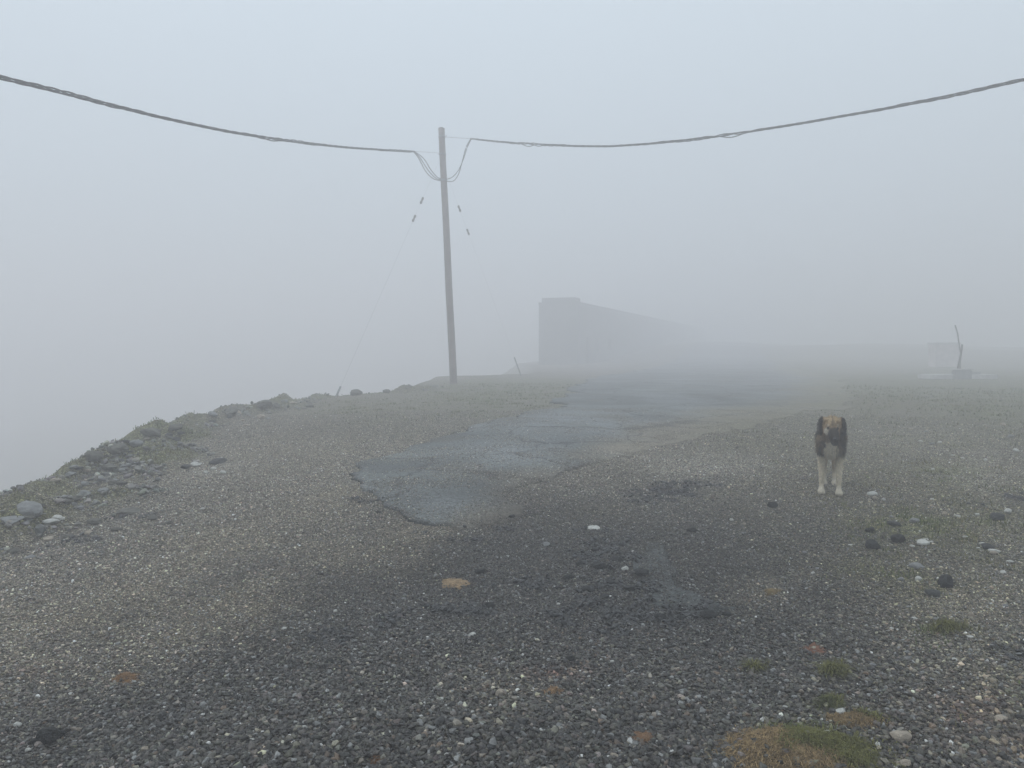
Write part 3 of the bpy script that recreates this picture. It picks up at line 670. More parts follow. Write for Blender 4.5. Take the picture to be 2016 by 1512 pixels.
# ------------------------------------------------------------------ moss and dry turf patches
M_moss = mat_noise('dry_moss', (0, 0, 0), rough=0.9, scale=20, var=0.35, bump=0.6, spec=0.1, attr='col', scale2=90)
def moss(u, v, ru, rv, colr, label, h=0.012, n=900, green=0.0, hb=0.014):
    c, Mi = affine(u, v, ru, rv); A = np.linalg.inv(Mi)
    s_ = rnd.randrange(999)
    nr, na = 14, 40
    th = np.linspace(0, 2 * math.pi, na, endpoint=False); rr = np.linspace(0, 1, nr)
    T, RR_ = np.meshgrid(th, rr)
    def rim(t): return 1 + 0.75 * fbm(np.cos(t) * 1.6 + s_, np.sin(t) * 1.6, s_, 5)
    ux = RR_ * np.cos(T) * rim(T); uy = RR_ * np.sin(T) * rim(T)
    x = c[0] + A[0, 0] * ux + A[0, 1] * uy; y = c[1] + A[1, 0] * ux + A[1, 1] * uy
    z = surf_z(x, y) + h * (1 - RR_ ** 3) * (0.8 + 0.9 * fbm(x * 14, y * 14, s_, 3)) + 0.004 - 0.02 * (RR_ > .95)
    ids = np.arange(nr * na).reshape(nr, na)
    f1 = np.stack([ids[:-1], np.roll(ids, -1, 1)[:-1], np.roll(ids, -1, 1)[1:], ids[1:]], -1).reshape(-1, 4)
    tri = np.concatenate([f1[:, [0, 1, 2]], f1[:, [0, 2, 3]]], 0)[:, ::-1]
    v1 = np.stack([x, y, z], -1).reshape(-1, 3)
    cc = np.array(colr) * (0.75 + 0.5 * rng.random((v1.shape[0], 1)))
    # short dead stems standing out of the mat
    t = rng.uniform(0, 2 * math.pi, n); q_ = np.sqrt(rng.random(n)) * np.where(rng.random(n) < .22, rng.uniform(1, 1.5, n), 1.0) if green < 1 else np.abs(rng.normal(0, .55, n))
    ux = q_ * np.cos(t) * rim(t); uy = q_ * np.sin(t) * rim(t)
    bx = c[0] + A[0, 0] * ux + A[0, 1] * uy; by = c[1] + A[1, 0] * ux + A[1, 1] * uy
    bz = surf_z(bx, by) + h * np.maximum(0, 1 - q_ ** 3) * 0.8 * (green < 1)
    gmix = (rng.random(n) < (1.0 if green >= 1 else green * sstep(.25, .75, .75 * ux + .5 * uy + .9 * fbm(bx * 6, by * 6, s_ + 2, 3))))[:, None]
    bc = np.where(gmix, np.array([0.135, 0.132, 0.042]), np.array(colr) * 1.15) * rng.uniform(.45, 1.7, (n, 1))
    hh = rng.uniform(.4, 1.5, n) * hb * np.where(gmix[:, 0], 1.5, 1)
    v2, f2, c2 = blades(bx, by, bz, hh, rng.uniform(.0010, .0024, n), rng.uniform(.3, 1.6, n), bc)
    if green >= 1: v1 = v1[:0]; tri = tri[:0]; cc = cc[:0]
    me = np_mesh('moss_patch', np.vstack([v1, v2]), np.vstack([tri, f2 + len(v1)]), False, np.vstack([cc, c2]))
    return tag(link('moss_patch', me, M_moss), label, 'moss patch')
moss(895, 1142, 25, 9, (0.27, 0.19, 0.11), 'light tan dry moss patch on the dark gravel', n=900)
moss(1560, 1496, 132, 46, (0.235, 0.165, 0.085), 'large brown dead moss mat fringed with green grass', h=.018, n=22000, green=.9, hb=.02)
moss(1680, 1418, 52, 14, (0.20, 0.14, 0.07), 'brown and olive strip of dry turf beside a bright white stone', n=3500, green=.45, hb=.02)
moss(1603, 1281, 20, 8, (0.19, 0.095, 0.06), 'small reddish-brown moss patch on gravel alone', n=600)
moss(1268, 1456, 24, 11, (0.17, 0.10, 0.055), 'dark rust-brown moss patch on coarse gravel beside an orange-brown stone', n=700)
moss(1090, 1358, 20, 8, (0.20, 0.125, 0.065), 'brown moss patch on gravel beside a black tar stain', n=600)
moss(245, 1331, 26, 8, (0.17, 0.10, 0.05), 'dark brown moss streak on gravel behind the jagged tar clod', n=700)
moss(1522, 1177, 16, 5, (0.150, 0.110, 0.055), 'small ochre moss patch beside the broken tarmac scar', n=400)
moss(1862, 1250, 26, 7, (0.085, 0.085, 0.030), 'bright green turf tuft with reddish stems on the verge', n=1100, green=1.0, hb=.03)
moss(1640, 1326, 22, 8, (0.075, 0.075, 0.030), 'loose green grass tuft on gravel behind a white stone', n=700, green=1.0, hb=.034)
moss(1485, 1318, 16, 6, (0.075, 0.075, 0.030), 'small green grass tuft alone on coarse gravel', n=320, green=1.0, hb=.03)
moss(1630, 1385, 20, 7, (0.075, 0.080, 0.032), 'yellow-green grass tuft over a dark crumb beside bright white stone', n=1200, green=.9, hb=.028)
moss(745, 1505, 18, 9, (0.10, 0.055, 0.028), 'dark rusty moss scrap amid the coarse gravel', n=400)

# ------------------------------------------------------------------ utility pole
PB = ground_at(893, 756); PD = PB.y
def at_depth(u, v, Y):
    d = pix_dir(u, v); t = Y / d[1]; return Vector((d[0] * t, Y, CAM_Z + d[2] * t))
PT = at_depth(869, 253, PD)
M_wood = mat_noise('weathered_pole_wood', (0.165, 0.128, 0.108), rough=0.85, scale=3, var=0.4, bump=0.5)
M_metal = mat_noise('galvanised_steel', (0.20, 0.205, 0.21), rough=0.5, scale=12, var=0.25, bump=0.1, metal=0.6)
M_cable = mat_noise('black_cable_sheath', (0.018, 0.019, 0.020), rough=0.55, scale=5, var=0.3, bump=0.0)
M_ceram = mat_noise('brown_porcelain', (0.06, 0.04, 0.03), rough=0.3, scale=5, var=0.2, bump=0.0, spec=.5)
def pole(base, tip, label):
    root = empty('utility_pole', base); d = tip - base
    mb = MB(); n = 26
    pts = [Vector((0, 0, -0.5)) + d * 0] + [d * (i / n) + Vector((0.004 * math.sin(i * .5), 0.004 * math.cos(i * .35), 0)) for i in range(n + 1)]
    mb.tube(pts, [0.125] + [0.125 - 0.022 * i / n for i in range(n + 1)], 16)
    mb.build('shaft', M_wood, root, True)
    mb = MB(); mb.lathe([(0.107, 0), (0.1, .014), (0.06, .035), (0.001, .045)], Matrix.Translation(d), 16); mb.build('cap', M_metal, root, True)
    for k, (zf, sg) in enumerate(((0.90, -1), (0.968, 1), (0.80, 1))):
        c = d * zf; mb = MB(); mb.lathe([(0.106, -.03), (0.116, -.03), (0.116, .03), (0.106, .03)], Matrix.Translation(c), 16); b_ = mb.build('band', M_metal, root, True)
        if k < 2:
            mb = MB(); mb.tube([c + Vector((sg * .10, 0, 0)), c + Vector((sg * .13, 0, 0)), c + Vector((sg * .155, 0, .02)), c + Vector((sg * .15, 0, .05)), c + Vector((sg * .125, 0, .05))], .008, 6)
            mb.build('hook', M_metal, b_, True)
    return tag(root, label, 'utility pole')
pole(PB, PT, 'tall leaning wooden utility pole standing at the grassy brow')
print('POLE', PB, (PT - PB).length)

def plan_curve(pxs, A, B):
    """pixels -> points in the vertical plane through A and B"""
    out = []
    nrm = Vector((B[1] - A[1], -(B[0] - A[0]))); k0 = nrm.x * A[0] + nrm.y * A[1]
    for u, v in pxs:
        d = pix_dir(u, v); t = k0 / (nrm.x * d[0] + nrm.y * d[1]); out.append(Vector((d[0] * t, d[1] * t, CAM_Z + d[2] * t)))
    return out
def span(pxs, A, B, ext):
    """quadratic sag through the traced points, carried on past the frame"""
    pts = plan_curve(pxs, A, B); a = Vector((A[0], A[1])); dr = (Vector((B[0], B[1])) - a).normalized()
    s = np.array([(Vector((p.x, p.y)) - a).dot(dr) for p in pts]); z = np.array([p.z for p in pts])
    cf = np.polyfit(s, z, 3 if len(pxs) > 6 else 2); cf2 = np.polyfit(s, z, 2)
    ss = np.arange(s.min(), ext, 0.06)
    zz = np.polyval(cf2, ss)
    print('SPAN', s.round(2), z.round(2), (np.polyval(cf2, s) - z).round(3), 'end z', zz[-1])
    # residual correction inside the frame
    so = np.argsort(s); zz = zz + np.interp(ss, s[so], (z - np.polyval(cf2, s))[so])
    return [Vector((a.x + dr.x * q_, a.y + dr.y * q_, zq)) for q_, zq in zip(ss, zz)]
def smooth_path(pts, n):
    P = [pts[0]] + pts + [pts[-1]]; out = []
    for i in range(1, len(P) - 2):
        for k in range(n):
            t = k / n; p0, p1, p2, p3 = P[i - 1], P[i], P[i + 1], P[i + 2]
            out.append(0.5 * ((2 * p1) + (p2 - p0) * t + (2 * p0 - 5 * p1 + 4 * p2 - p3) * t * t + (3 * p1 - p0 - 3 * p2 + p3) * t ** 3))
    out.append(pts[-1]); return out
def cable(pxs, B, ext, jumpers, arm, label, seed, loose):
    pts = span(pxs, (PB.x, PB.y), B, ext)
    root = empty('overhead_cable', pts[0])
    r_ = random.Random(seed); inv_ = Matrix.Translation(-pts[0])
    L_ = [0.0]
    for a, b_ in zip(pts[:-1], pts[1:]): L_.append(L_[-1] + (b_ - a).length)
    for k in range(4):
        mb = MB(); P = []
        for i, p in enumerate(pts):
            t = (pts[min(i + 1, len(pts) - 1)] - pts[max(i - 1, 0)]).normalized(); sd_ = t.cross(Vector((0, 0, 1))).normalized(); up = sd_.cross(t)
            s = L_[i]; w_ = 2 * math.pi * s / (1.1 + 0.1 * math.sin(seed)) + k * math.pi / 2 + 0.8 * math.sin(s * .7 + seed)
            off = 0.0165 + 0.013 * max(0, math.sin(s * 1.1 + seed * 2 + k * .6)) ** 3
            extra = 0.0
            for (s0, wd, amt, kk) in loose:
                if kk == k: extra += amt * math.exp(-((s - s0) / wd) ** 2)
            e_ = min(1, s / .25)
            P.append(inv_ @ (p + (sd_ * math.cos(w_) + up * math.sin(w_)) * off * e_ - Vector((0, 0, extra))))
        mb.tube(P, 0.0125, 6); mb.build('conductor', M_cable, root, True)
    mb = MB(); d0 = (pts[3] - pts[0]).normalized(); q_ = d0.to_track_quat('Z', 'Y').to_matrix().to_4x4()
    mb.lathe([(.012, -.06), (.026, -.04), (.03, .05), (.022, .16), (.016, .2)], q_, 10); mb.build('strain_clamp', M_metal, root, True)
    mb = MB(); mb.tube([inv_ @ arm, inv_ @ (arm.lerp(pts[0], .5)), Vector((0, 0, 0))], .006, 6); mb.build('tie_rod', M_metal, root, True)
    for jp in jumpers:
        mb = MB(); mb.tube([inv_ @ p for p in smooth_path(jp, 8)], .014, 6); mb.build('jumper', M_cable, root, True)
    return tag(root, label, 'cable', 'twisted overhead cables')
dv = (PT - PB)
LP = [(0, 151), (75, 170), (150, 189), (225, 208), (300, 227), (450, 259), (600, 281), (740, 294), (815, 298)]
RP = [(928, 273), (1060, 284), (1200, 288), (1350, 276), (1500, 255), (1650, 230), (1800, 203), (1910, 180), (2016, 157)]
la = PB + dv * .905; ra = PB + dv * .968
jl = PB + dv * .795
def jpx(pxs, off): return [at_depth(u, v, PD - 0.10 - off) for u, v in pxs]
cable(LP, (-6.9, 10.4), 30, [jpx([(815, 298), (828, 312), (842, 334), (857, 350), (868, 354)], .02), jpx([(813, 298), (824, 311), (838, 337), (852, 351), (868, 356)], -.02), jpx([(815, 298), (834, 312), (848, 334), (860, 348), (868, 352)], .05)],
      la, 'twisted black overhead cable leaving the pole towards the foggy drop', 3, [(7.0, .4, .02, 1)])
cable(RP, (9.3, 14.0), 32, [jpx([(928, 273), (920, 290), (912, 314), (902, 336), (890, 349), (878, 353)], .02), jpx([(926, 274), (917, 292), (910, 318), (903, 342), (893, 356), (880, 357)], -.02)],
      ra, 'twisted black overhead cable with a loose sagging strand leaving the pole over the dog', 5, [(2.7, .35, .06, 0), (3.1, .3, .03, 2), (9.5, .5, .05, 1)])

def guy(top, foot, ins, label, rod=.74):
    root = empty('guy_wire', foot); inv_ = Matrix.Translation(-foot)
    mb = MB(); mb.tube([inv_ @ top, inv_ @ top.lerp(foot, .5), Vector((0, 0, 0))], .0020, 6); mb.build('strand', M_metal, root, True)
    d = (top - foot).normalized(); q_ = d.to_track_quat('Z', 'Y').to_matrix().to_4x4()
    for f in ins:
        mb = MB(); c = Matrix.Translation(inv_ @ top.lerp(foot, f)) @ q_
        mb.lathe([(.012, -.14), (.035, -.12), (.04, -.05), (.026, -.015), (.026, .015), (.04, .05), (.035, .12), (.012, .14)], c, 10); mb.build('insulator', M_ceram, root, True)
    mb = MB(); mb.tube([Vector(d * -.25), Vector((0, 0, 0)), d * rod * .5, d * rod], .028, 8); mb.build('anchor_guard', M_metal, root, True)
    return tag(root, label, 'guy wire')
fr = ground_at(1026, 740)
guy(PB + dv * .86, fr, [.165, .26], 'guy wire with two insulators running down to a stake at the brow', 1.25)
fl = ground_at(672, 779); e_ = at_depth(660, 806, fl.y + .75); e_.z = gz1(e_.x, e_.y)
gl = guy(PB + dv * .905, e_, [.225, .305], 'guy wire with two insulators running down behind the bank of rocks', .4)
gl.children  # parts

# ------------------------------------------------------------------ concrete slab with post
M_conc = mat_noise('weathered_concrete', (0.52, 0.51, 0.49), rough=0.9, scale=4, var=0.3, bump=0.4)
M_concd = mat_noise('damp_concrete', (0.24, 0.24, 0.235), rough=0.9, scale=4, var=0.4, bump=0.4)
M_rust = mat_noise('rusty_steel', (0.075, 0.055, 0.045), rough=0.8, scale=9, var=0.5, bump=0.3, metal=.2)
WB = ground_at(1890, 746); pxm = WB.y / FPX
well = empty('concrete_well', WB)
def wp(u, v): return (u - 1890) * pxm, (746 - v) * pxm
mb = MB(); mb.box((0.03, 0.25, 0.09), (132 * pxm, 0.95, 0.17), bevel=.012); mb.build('slab', M_conc, well)
mb = MB(); mb.box((0.03, 0.25, -0.10), (126 * pxm, 0.9, 0.2), bevel=.01); mb.build('footing', M_concd, well)
mb = MB(); mb.box((-0.04, -0.17, 0.14), (33 * pxm, 0.30, 0.42), bevel=.03); ch = mb.build('chamber', M_concd, well)
mb = MB(); mb.box((-0.035, -0.17, 0.375), (33 * pxm + .05, 0.36, 0.05), bevel=.015); mb.build('lid', M_conc, ch)
mb = MB(); mb.box((0.62, 0.35, 0.215), (0.55, 0.4, 0.085), bevel=.01); mb.build('cover', M_concd, well)
sw = empty('steel_post', WB + Vector((0, 0.18, 0.1)))
o_ = Vector((0, 0, -0.1))
def wv(u, v, dy=0): a, b_ = wp(u, v); return Vector((a, dy, b_)) + o_
mb = MB(); mb.tube([wv(1888, 737), wv(1893, 712), wv(1897, 690), wv(1898, 678)], .034, 8); mb.build('leg', M_rust, sw, True)
mb = MB(); mb.tube([wv(1899, 737, .15), wv(1897, 712, .08), wv(1897, 690, .01)], .03, 8); mb.build('leg', M_rust, sw, True)
mb = MB(); mb.tube([wv(1896, 700), wv(1891, 672), wv(1888, 655), wv(1883, 640)], .026, 8); mb.build('handle', M_rust, sw, True)
tag(well, 'low concrete well slab with pale lidded chamber on the far verge', 'well')
tag(sw, 'thin rusty forked post with leaning handle on the concrete slab', 'post')
# box behind it; its red is painted paler to sink into the fog
BX = ground_at(1858, 722); bpx = BX.y / FPX
bxr = empty('storage_box', BX, .2)
mb = MB(); mb.box((0, 0, 22 * bpx), (54 * bpx, .7, 44 * bpx), bevel=.02); mb.build('body', mat_noise('fog_paled_red', (0.60, 0.53, 0.52), rough=.8, scale=3, var=.4, bump=.2), bxr)
mb = MB(); mb.box((0, 0, 45.5 * bpx), (58 * bpx, .76, 4 * bpx), bevel=.015); mb.build('lid', M_conc, bxr)
for s in (-1, 1):
    mb = MB(); mb.box((s * 20 * bpx, 0, -.04), (.1, .6, .16)); mb.build('foot', M_rust, bxr)
tag(bxr, 'faint reddish box standing behind the concrete well slab', 'box')

# ------------------------------------------------------------------ hut in the fog
HB = Vector((4.95, 58.0, 0)); HB.z = gz1(HB.x, HB.y)
hut = empty('hut', HB, R(69))
M_wall = mat_noise('grey_render', (0.12, 0.12, 0.12), rough=0.9, scale=1.5, var=0.35, bump=0.4)
M_roof = mat_noise('roof_concrete', (0.085, 0.085, 0.085), rough=0.9, scale=2, var=0.3, bump=0.3)
HL, HD, HH = 75.0, 3.1, 4.6
def wall(name, c, d): mb = MB(); mb.box(c, d); return mb.build(name, M_wall, hut)
def front(x0, x1, z0, z1): wall('wall', ((x0 + x1) / 2, .125, (z0 + z1) / 2), (x1 - x0, .25 - .002 * (z0 > 0), z1 - z0))
front(0, 2.1, -.6, HH); front(3.1, 4.9, -.6, HH); front(6.1, 9.4, -.6, HH); front(10.6, 20, -.6, HH); front(20, 40, -.6, HH); front(40, 58, -.6, HH); front(58, HL, -.6, HH)
front(2.1, 3.1, 2.1, HH); front(4.9, 6.1, 2.1, HH); front(4.9, 6.1, -.6, 1.1); front(9.4, 10.6, 2.1, HH); front(9.4, 10.6, -.6, 1.1)
wall('wall', (.125, HD / 2 + .125, HH / 2 - .3), (.25, HD - .25, HH + .6)); wall('wall', (HL - .125, HD / 2 + .125, HH / 2 - .3), (.25, HD - .25, HH + .6)); wall('wall', (HL / 2, HD - .125, HH / 2 - .3), (HL - .5, .248, HH + .6))
mb = MB(); mb.box((HL / 2, HD / 2, HH + .07), (HL + .06, HD + .06, .14), bevel=.02); rf_ = mb.build('roof', M_roof, hut)
mb = MB(); mb.box((0.75, HD / 2, HH + .30), (1.5, HD * .85, .34), bevel=.02); mb.build('roof_box', M_roof, rf_)
mb = MB(); mb.box((2.6, .2, 1.06), (.98, .06, 2.1)); dr_ = mb.build('door', M_rust, hut)
mb = MB(); mb.tube([(2.95, .15, 1.02), (2.95, .10, 1.02), (2.83, .10, 1.02)], .012, 6); mb.build('handle', M_metal, dr_)
M_glass, ntg, bg_ = new_mat('dark_window_glass'); bg_.inputs['Base Color'].default_value = (.03, .035, .04, 1); bg_.inputs['Roughness'].default_value = .1
for wx in (5.5, 10.0):
    mb = MB(); mb.box((wx, .2, 1.6), (1.19, .02, .99)); wn = mb.build('window', M_glass, hut)
    mb = MB()
    for c, d in (((0, .16, 2.07), (1.19, .06, .05)), ((0, .16, 1.13), (1.19, .06, .05)), ((-.57, .16, 1.6), (.05, .06, .89)), ((.57, .16, 1.6), (.05, .06, .89)), ((0, .16, 1.6), (.05, .06, .89))): mb.box((c[0] + wx, c[1], c[2]), d)
    mb.build('window_frame', M_metal, wn)
tag(hut, 'long flat-roofed hut barely showing as a grey shape in the fog', 'hut')

# ------------------------------------------------------------------ dog
def ellipsoid(bm, c, r, rot=None, seg=20):
    M = Matrix.Translation(c) @ (rot.to_matrix().to_4x4() if rot else Matrix.Identity(4)) @ Matrix.Diagonal((r[0], r[1], r[2], 1))
    bmesh.ops.create_uvsphere(bm, u_segments=seg, v_segments=seg // 2 + 2, radius=1, matrix=M)
def limb(bm, pts, rs, n=14, steps=6):
    P = [Vector(p) for p in pts]
    for i in range(len(P) - 1):
        L_ = max(2, int((P[i + 1] - P[i]).length / 0.018))
        for k in range(L_ + 1):
            t = k / L_; r = rs[i] + (rs[i + 1] - rs[i]) * t
            bmesh.ops.create_icosphere(bm, subdivisions=2, radius=r, matrix=Matrix.Translation(P[i].lerp(P[i + 1], t)))
def dog_body():
    from mathutils import Euler
    bm = bmesh.new()
    ellipsoid(bm, (0, 0.02, .42), (.092, .12, .118))                       # chest
    ellipsoid(bm, (0, .16, .445), (.105, .17, .122)); ellipsoid(bm, (0, .34, .445), (.105, .17, .105)); ellipsoid(bm, (0, .48, .455), (.10, .12, .105))
    limb(bm, [(0, .02, .47), (.004, -.08, .53), (.006, -.12, .56)], [.105, .095, .085])   # neck
    for s in (-1, 1):
        ellipsoid(bm, (s * .080, .02, .42), (.042, .07, .12))               # shoulder
        fy = -.022 * (s > 0)
        limb(bm, [(s * .082, .02, .36), (s * .082, .025 + fy * .3, .27), (s * .079, .012 + fy * .7, .17), (s * .078, .016 + fy, .075), (s * .078, .006 + fy, .045)], [.043, .033, .025, .022, .025])
        ellipsoid(bm, (s * .079, -.018 + fy, .025), (.032, .047, .025))            # paw
        for t in (-.022, -.008, .008, .022): ellipsoid(bm, (s * .079 + t * 1.05, -.052 + fy + abs(t) * .35, .018), (.0105, .022, .017), seg=10)
        ellipsoid(bm, (s * .068, .47, .38), (.05, .085, .115))               # thigh
        limb(bm, [(s * .068, .45, .33), (s * .062, .435, .25), (s * .054, .50, .16), (s * .052, .512, .14), (s * .050, .485, .05)], [.058, .042, .026, .024, .024])
        ellipsoid(bm, (s * .05, .455, .024), (.032, .05, .024))
        for t in (-.018, -.006, .006, .018): ellipsoid(bm, (s * .05 + t, .415 + abs(t) * .3, .016), (.009, .02, .015), seg=10)
    limb(bm, [(0, .57, .50), (.01, .66, .45), (.02, .70, .36), (.02, .70, .25)], [.032, .034, .036, .022])          # tail
    hy = Euler((R(24), 0, R(5)))
    ellipsoid(bm, (.004, -.165, .596), (.083, .098, .078), hy)               # skull
    ellipsoid(bm, (-.028, -.195, .635), (.036, .04, .026)); ellipsoid(bm, (.040, -.195, .635), (.036, .04, .026))   # brows
    ellipsoid(bm, (-.048, -.205, .555), (.038, .045, .042)); ellipsoid(bm, (.066, -.20, .555), (.036, .045, .042)) # cheeks
    limb(bm, [(.010, -.225, .56), (.020, -.285, .525), (.026, -.325, .50)], [.055, .046, .037])
    ellipsoid(bm, (.024, -.30, .478), (.032, .05, .022), hy)                  # lower jaw
    for s in (-1, 1):                                                         # drop ears
        ex = .004 + s * .082
        ellipsoid(bm, (ex, -.135, .640), (.030, .042, .026), Euler((0, s * R(25), 0)))
        ellipsoid(bm, (ex + s * .022, -.142, .598), (.019, .042, .050), Euler((0, s * R(-8), 0)))
        ellipsoid(bm, (ex + s * .024, -.146, .557), (.014, .028, .030), Euler((0, s * R(-4), 0)))
    for s in (-1, 1):                                                         # ruff
        ellipsoid(bm, (s * .085, -.07, .49), (.043, .07, .075)); ellipsoid(bm, (s * .062, -.085, .435), (.038, .05, .065))
    ellipsoid(bm, (0, -.085, .42), (.066, .048, .08))
    me = bpy.data.meshes.new('dog'); bm.to_mesh(me); bm.free()
    o = bpy.data.objects.new('dog', me); col.objects.link(o)
    rm = o.modifiers.new('r', 'REMESH'); rm.mode = 'VOXEL'; rm.voxel_size = 0.0065; rm.use_smooth_shade = True
    sm = o.modifiers.new('s', 'SMOOTH'); sm.factor = .5; sm.iterations = 5
    dg = bpy.context.evaluated_depsgraph_get(); m2 = bpy.data.meshes.new_from_object(o.evaluated_get(dg))
    bpy.data.objects.remove(o); bpy.data.meshes.remove(me); m2.name = 'dog'
    return m2
def coat(P):
    x, y, z = P[:, 0], P[:, 1], P[:, 2]
    j = 0.018 * vnoise(x * 45, z * 45 + y * 31, 5) * 2
    cream = np.array([0.66, 0.58, 0.43]); tan_ = np.array([0.42, 0.305, 0.175]); black = np.array([0.016, 0.015, 0.015]); brown = np.array([0.10, 0.072, 0.05]); white = np.array([.55, .50, .40])
    c = np.broadcast_to(cream, P.shape).copy()
    def mixin(w_, k): nonlocal c; c = c + (k - c) * np.clip(w_, 0, 1)[:, None]
    ax = np.abs(x + j)
    # saddle and flanks
    mixin(sstep(.40, .47, z + j * 2) * sstep(.02, .10, y), brown); mixin(sstep(.47, .53, z + j) * sstep(.05, .15, y) * .7, black)
    mixin(sstep(.58, .64, y) * sstep(.5, .3, z) * .4, white)
    # ruff: dark flanking bands closing in a V on the chest
    vw = .012 + .30 * (z - .345)
    ruff = sstep(.045, .065, ax + .25 * np.maximum(z - .45, 0)) * sstep(.335, .375, z + ax * .25 + j) * sstep(.06, .0, y) * sstep(.60, .55, z)
    mixin(ruff * .92, black); mixin(ruff * sstep(-.05, .3, vnoise(x * 55, z * 18, 8)) * .75, np.array([.16, .11, .065]))
    mixin(sstep(.04, .02, ax) * sstep(.47, .43, z) * sstep(.30, .34, z) * sstep(.02, -.03, y) * .5, white)
    hd = sstep(-.085, -.115, y) * sstep(.455, .47, z + np.maximum(0, -.22 - y) * .4)
    mixin(hd, np.array([.25, .175, .10]))
    crown = hd * sstep(.60, .645, z + j * 2) * sstep(.082, .060, ax + j); mixin(crown, tan_); mixin(crown * sstep(-.05, .3, vnoise(x * 90, y * 40 + z * 40, 28)) * .55, brown)
    mixin(hd * sstep(.010, .004, np.abs(x - .008)) * sstep(.59, .61, z) * .6, brown)
    mixin(hd * sstep(.030, .020, np.hypot(x + .042, (z - .555) * .9)) * .9, white)                 # pale cheek
    mixin(hd * sstep(.014, .006, np.hypot(x + .032, (z - .607))) * .35, white); mixin(hd * sstep(.014, .006, np.hypot(x - .050, (z - .607))) * .35, white)   # brow spots
    mask = sstep(-.245, -.285, y + .3 * j); mixin(mask * hd * .92, black)                               # dark muzzle
    mixin(hd * sstep(.012, .008, np.hypot(x + .030, z - .582)) * .9, black); mixin(hd * sstep(.012, .008, np.hypot(x - .050, z - .580)) * .9, black)
    mixin(hd * sstep(.062, .075, x) * sstep(.60, .57, z) * .8, black)
    ear = sstep(.076, .086, np.abs(x - .004)) * sstep(.50, .53, z) * sstep(-.06, -.09, y); mixin(ear * .93, black); mixin(ear * sstep(.05, .3, vnoise(x * 40, z * 30, 18)) * .5, brown)
    # legs: tan at the back, paler paws
    mixin(sstep(.09, .05, z) * .6, white); mixin(sstep(.34, .30, z) * sstep(.30, .36, y) * sstep(.1, .2, z) * .4, tan_)
    return c
dog_p = ground_at(1634, 973)
dme = dog_body()
n = len(dme.vertices); P = np.zeros(n * 3, np.float32); dme.vertices.foreach_get('co', P); P = P.reshape(-1, 3).astype(float)
a = dme.attributes.new('col', 'FLOAT_COLOR', 'POINT'); a.data.foreach_set('color', np.concatenate([coat(P), np.ones((n, 1))], 1).astype(np.float32).ravel())
M_coat = mat_noise('dog_coat', (0, 0, 0), rough=.85, scale=60, var=.3, bump=.5, spec=.15, attr='col', scale2=140)
dme.polygons.foreach_set('use_smooth', np.ones(len(dme.polygons), bool))
dog_scale = (.87, 1, 1)
dog = link('dog', dme, M_coat, None, dog_p + Vector((0, 0.0, .004)))
dog.scale = dog_scale; dog.rotation_euler = (0, 0, R(-math.degrees(math.atan2(dog_p.x, dog_p.y)) + 1))
tag(dog, 'large dark-masked cream and brown shaggy dog standing on the gravel, head lowered', 'dog')
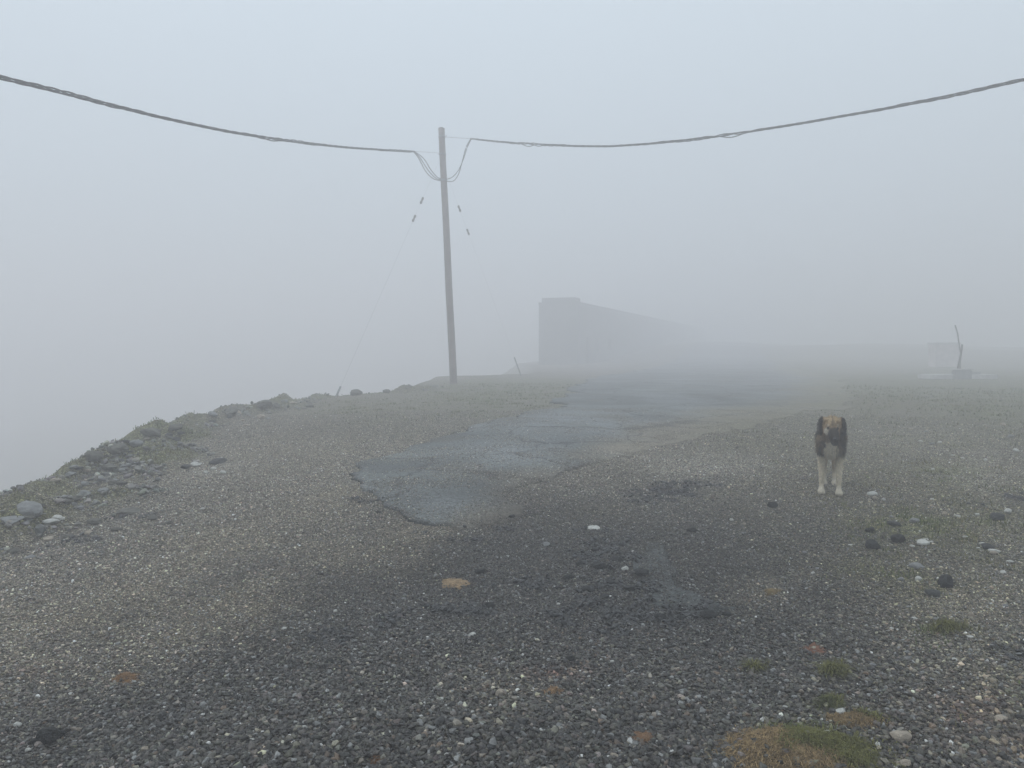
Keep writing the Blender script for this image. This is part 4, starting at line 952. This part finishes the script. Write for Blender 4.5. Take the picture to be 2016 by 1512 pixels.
# coat: strands rooted on the skin
def fur():
    dme.calc_loop_triangles(); T = np.zeros(len(dme.loop_triangles) * 3, np.int32); dme.loop_triangles.foreach_get('vertices', T); T = T.reshape(-1, 3)
    A, B, C = P[T[:, 0]], P[T[:, 1]], P[T[:, 2]]; cr = np.cross(B - A, C - A); ar = np.linalg.norm(cr, axis=1); N_ = cr / (ar[:, None] + 1e-12)
    m = 34000; k = rng.choice(len(T), m, p=ar / ar.sum()); r1 = np.sqrt(rng.random(m))[:, None]; r2 = rng.random(m)[:, None]
    q_ = A[k] * (1 - r1) + B[k] * r1 * (1 - r2) + C[k] * r1 * r2; nn = N_[k]
    x, y, z = q_.T
    ln = .020 + .026 * sstep(.30, .40, z) * sstep(-.13, -.05, y) + .016 * sstep(.45, .5, y) * sstep(.2, .3, z)
    face = (y < -.2); ln = np.where(face, .008, ln); ln = np.where(z < .1, .007, ln); ln = np.where((z > .1) & (z < .28), .016, ln)
    ln = np.where((y > .6), .04, ln) * rng.uniform(.5, 1.3, m)
    g_ = np.stack([np.zeros(m), np.full(m, .35), np.full(m, -1.0)], -1)
    d = nn * .55 + g_ * .75 + rng.normal(0, .22, (m, 3)); d /= np.linalg.norm(d, axis=1)[:, None]
    sd_ = np.cross(d, nn); sd_ /= (np.linalg.norm(sd_, axis=1)[:, None] + 1e-9)
    wd = (.0016 + .0008 * rng.random(m))[:, None]
    b0_ = q_ - nn * .002; tip = q_ + d * ln[:, None]; mid = q_ + (nn * .3 + d * .5) * (ln * .6)[:, None]
    v = np.stack([b0_ - sd_ * wd, b0_ + sd_ * wd, mid + sd_ * wd * .8, mid - sd_ * wd * .8, tip], 1).reshape(-1, 3); b_ = (np.arange(m) * 5)[:, None]
    f = np.concatenate([b_ + [0, 1, 2], b_ + [0, 2, 3], b_ + [3, 2, 4]], 0)
    c = np.repeat(coat(q_) * rng.uniform(.75, 1.3, (m, 1)), 5, 0)
    o = link('fur', np_mesh('fur', v, f, False, c), M_coat, dog); o['kind'] = 'stuff'
fur()
M_eye, _, be = new_mat('eye'); be.inputs['Base Color'].default_value = (.012, .008, .006, 1); be.inputs['Roughness'].default_value = .12
for ex, ey, ez in ((-.030, -.248, .584), (.050, -.247, .582)):
    bm = bmesh.new(); bmesh.ops.create_uvsphere(bm, u_segments=12, v_segments=8, radius=.0105); m_ = bpy.data.meshes.new('eye'); bm.to_mesh(m_); bm.free(); link('eye', m_, M_eye, dog, (ex, ey, ez))
bm = bmesh.new(); bmesh.ops.create_uvsphere(bm, u_segments=14, v_segments=10, radius=1, matrix=Matrix.Diagonal((.021, .013, .015, 1))); m_ = bpy.data.meshes.new('nose'); bm.to_mesh(m_); bm.free()
no = link('nose', m_, M_eye, dog, (.028, -.359, .508)); no.rotation_euler = (R(20), 0, R(8))

# ------------------------------------------------------------------ fog
mh = bpy.data.materials.new('fog'); mh.use_nodes = True; nt = mh.node_tree; nt.nodes.clear()
ou = nt.nodes.new('ShaderNodeOutputMaterial'); pv = nt.nodes.new('ShaderNodeVolumePrincipled')
pv.inputs['Color'].default_value = (0.992, 0.972, 0.984, 1); pv.inputs['Density'].default_value = FOG_DENSITY; pv.inputs['Anisotropy'].default_value = 0.2
pv.inputs['Density Attribute'].default_value = ''; pv.inputs['Temperature Attribute'].default_value = ''; pv.inputs['Color Attribute'].default_value = ''
nt.links.new(pv.outputs[0], ou.inputs['Volume'])
try: mh.cycles.homogeneous_volume = True
except Exception as ex: print(ex)
bpy.context.view_layer.update()
ztop = max((o.matrix_world @ Vector(c)).z for o in col.objects if o.type == 'MESH' for c in o.bound_box)
zb, zt = ZMIN - 1.0, ztop + 0.4
mb = MB(); mb.box((0, 0, (zb + zt) / 2), (330, 330, zt - zb)); hz = mb.build('haze', mh); tag(hz, kind='stuff')
print('ZMIN', ZMIN, 'ZTOP', ztop)
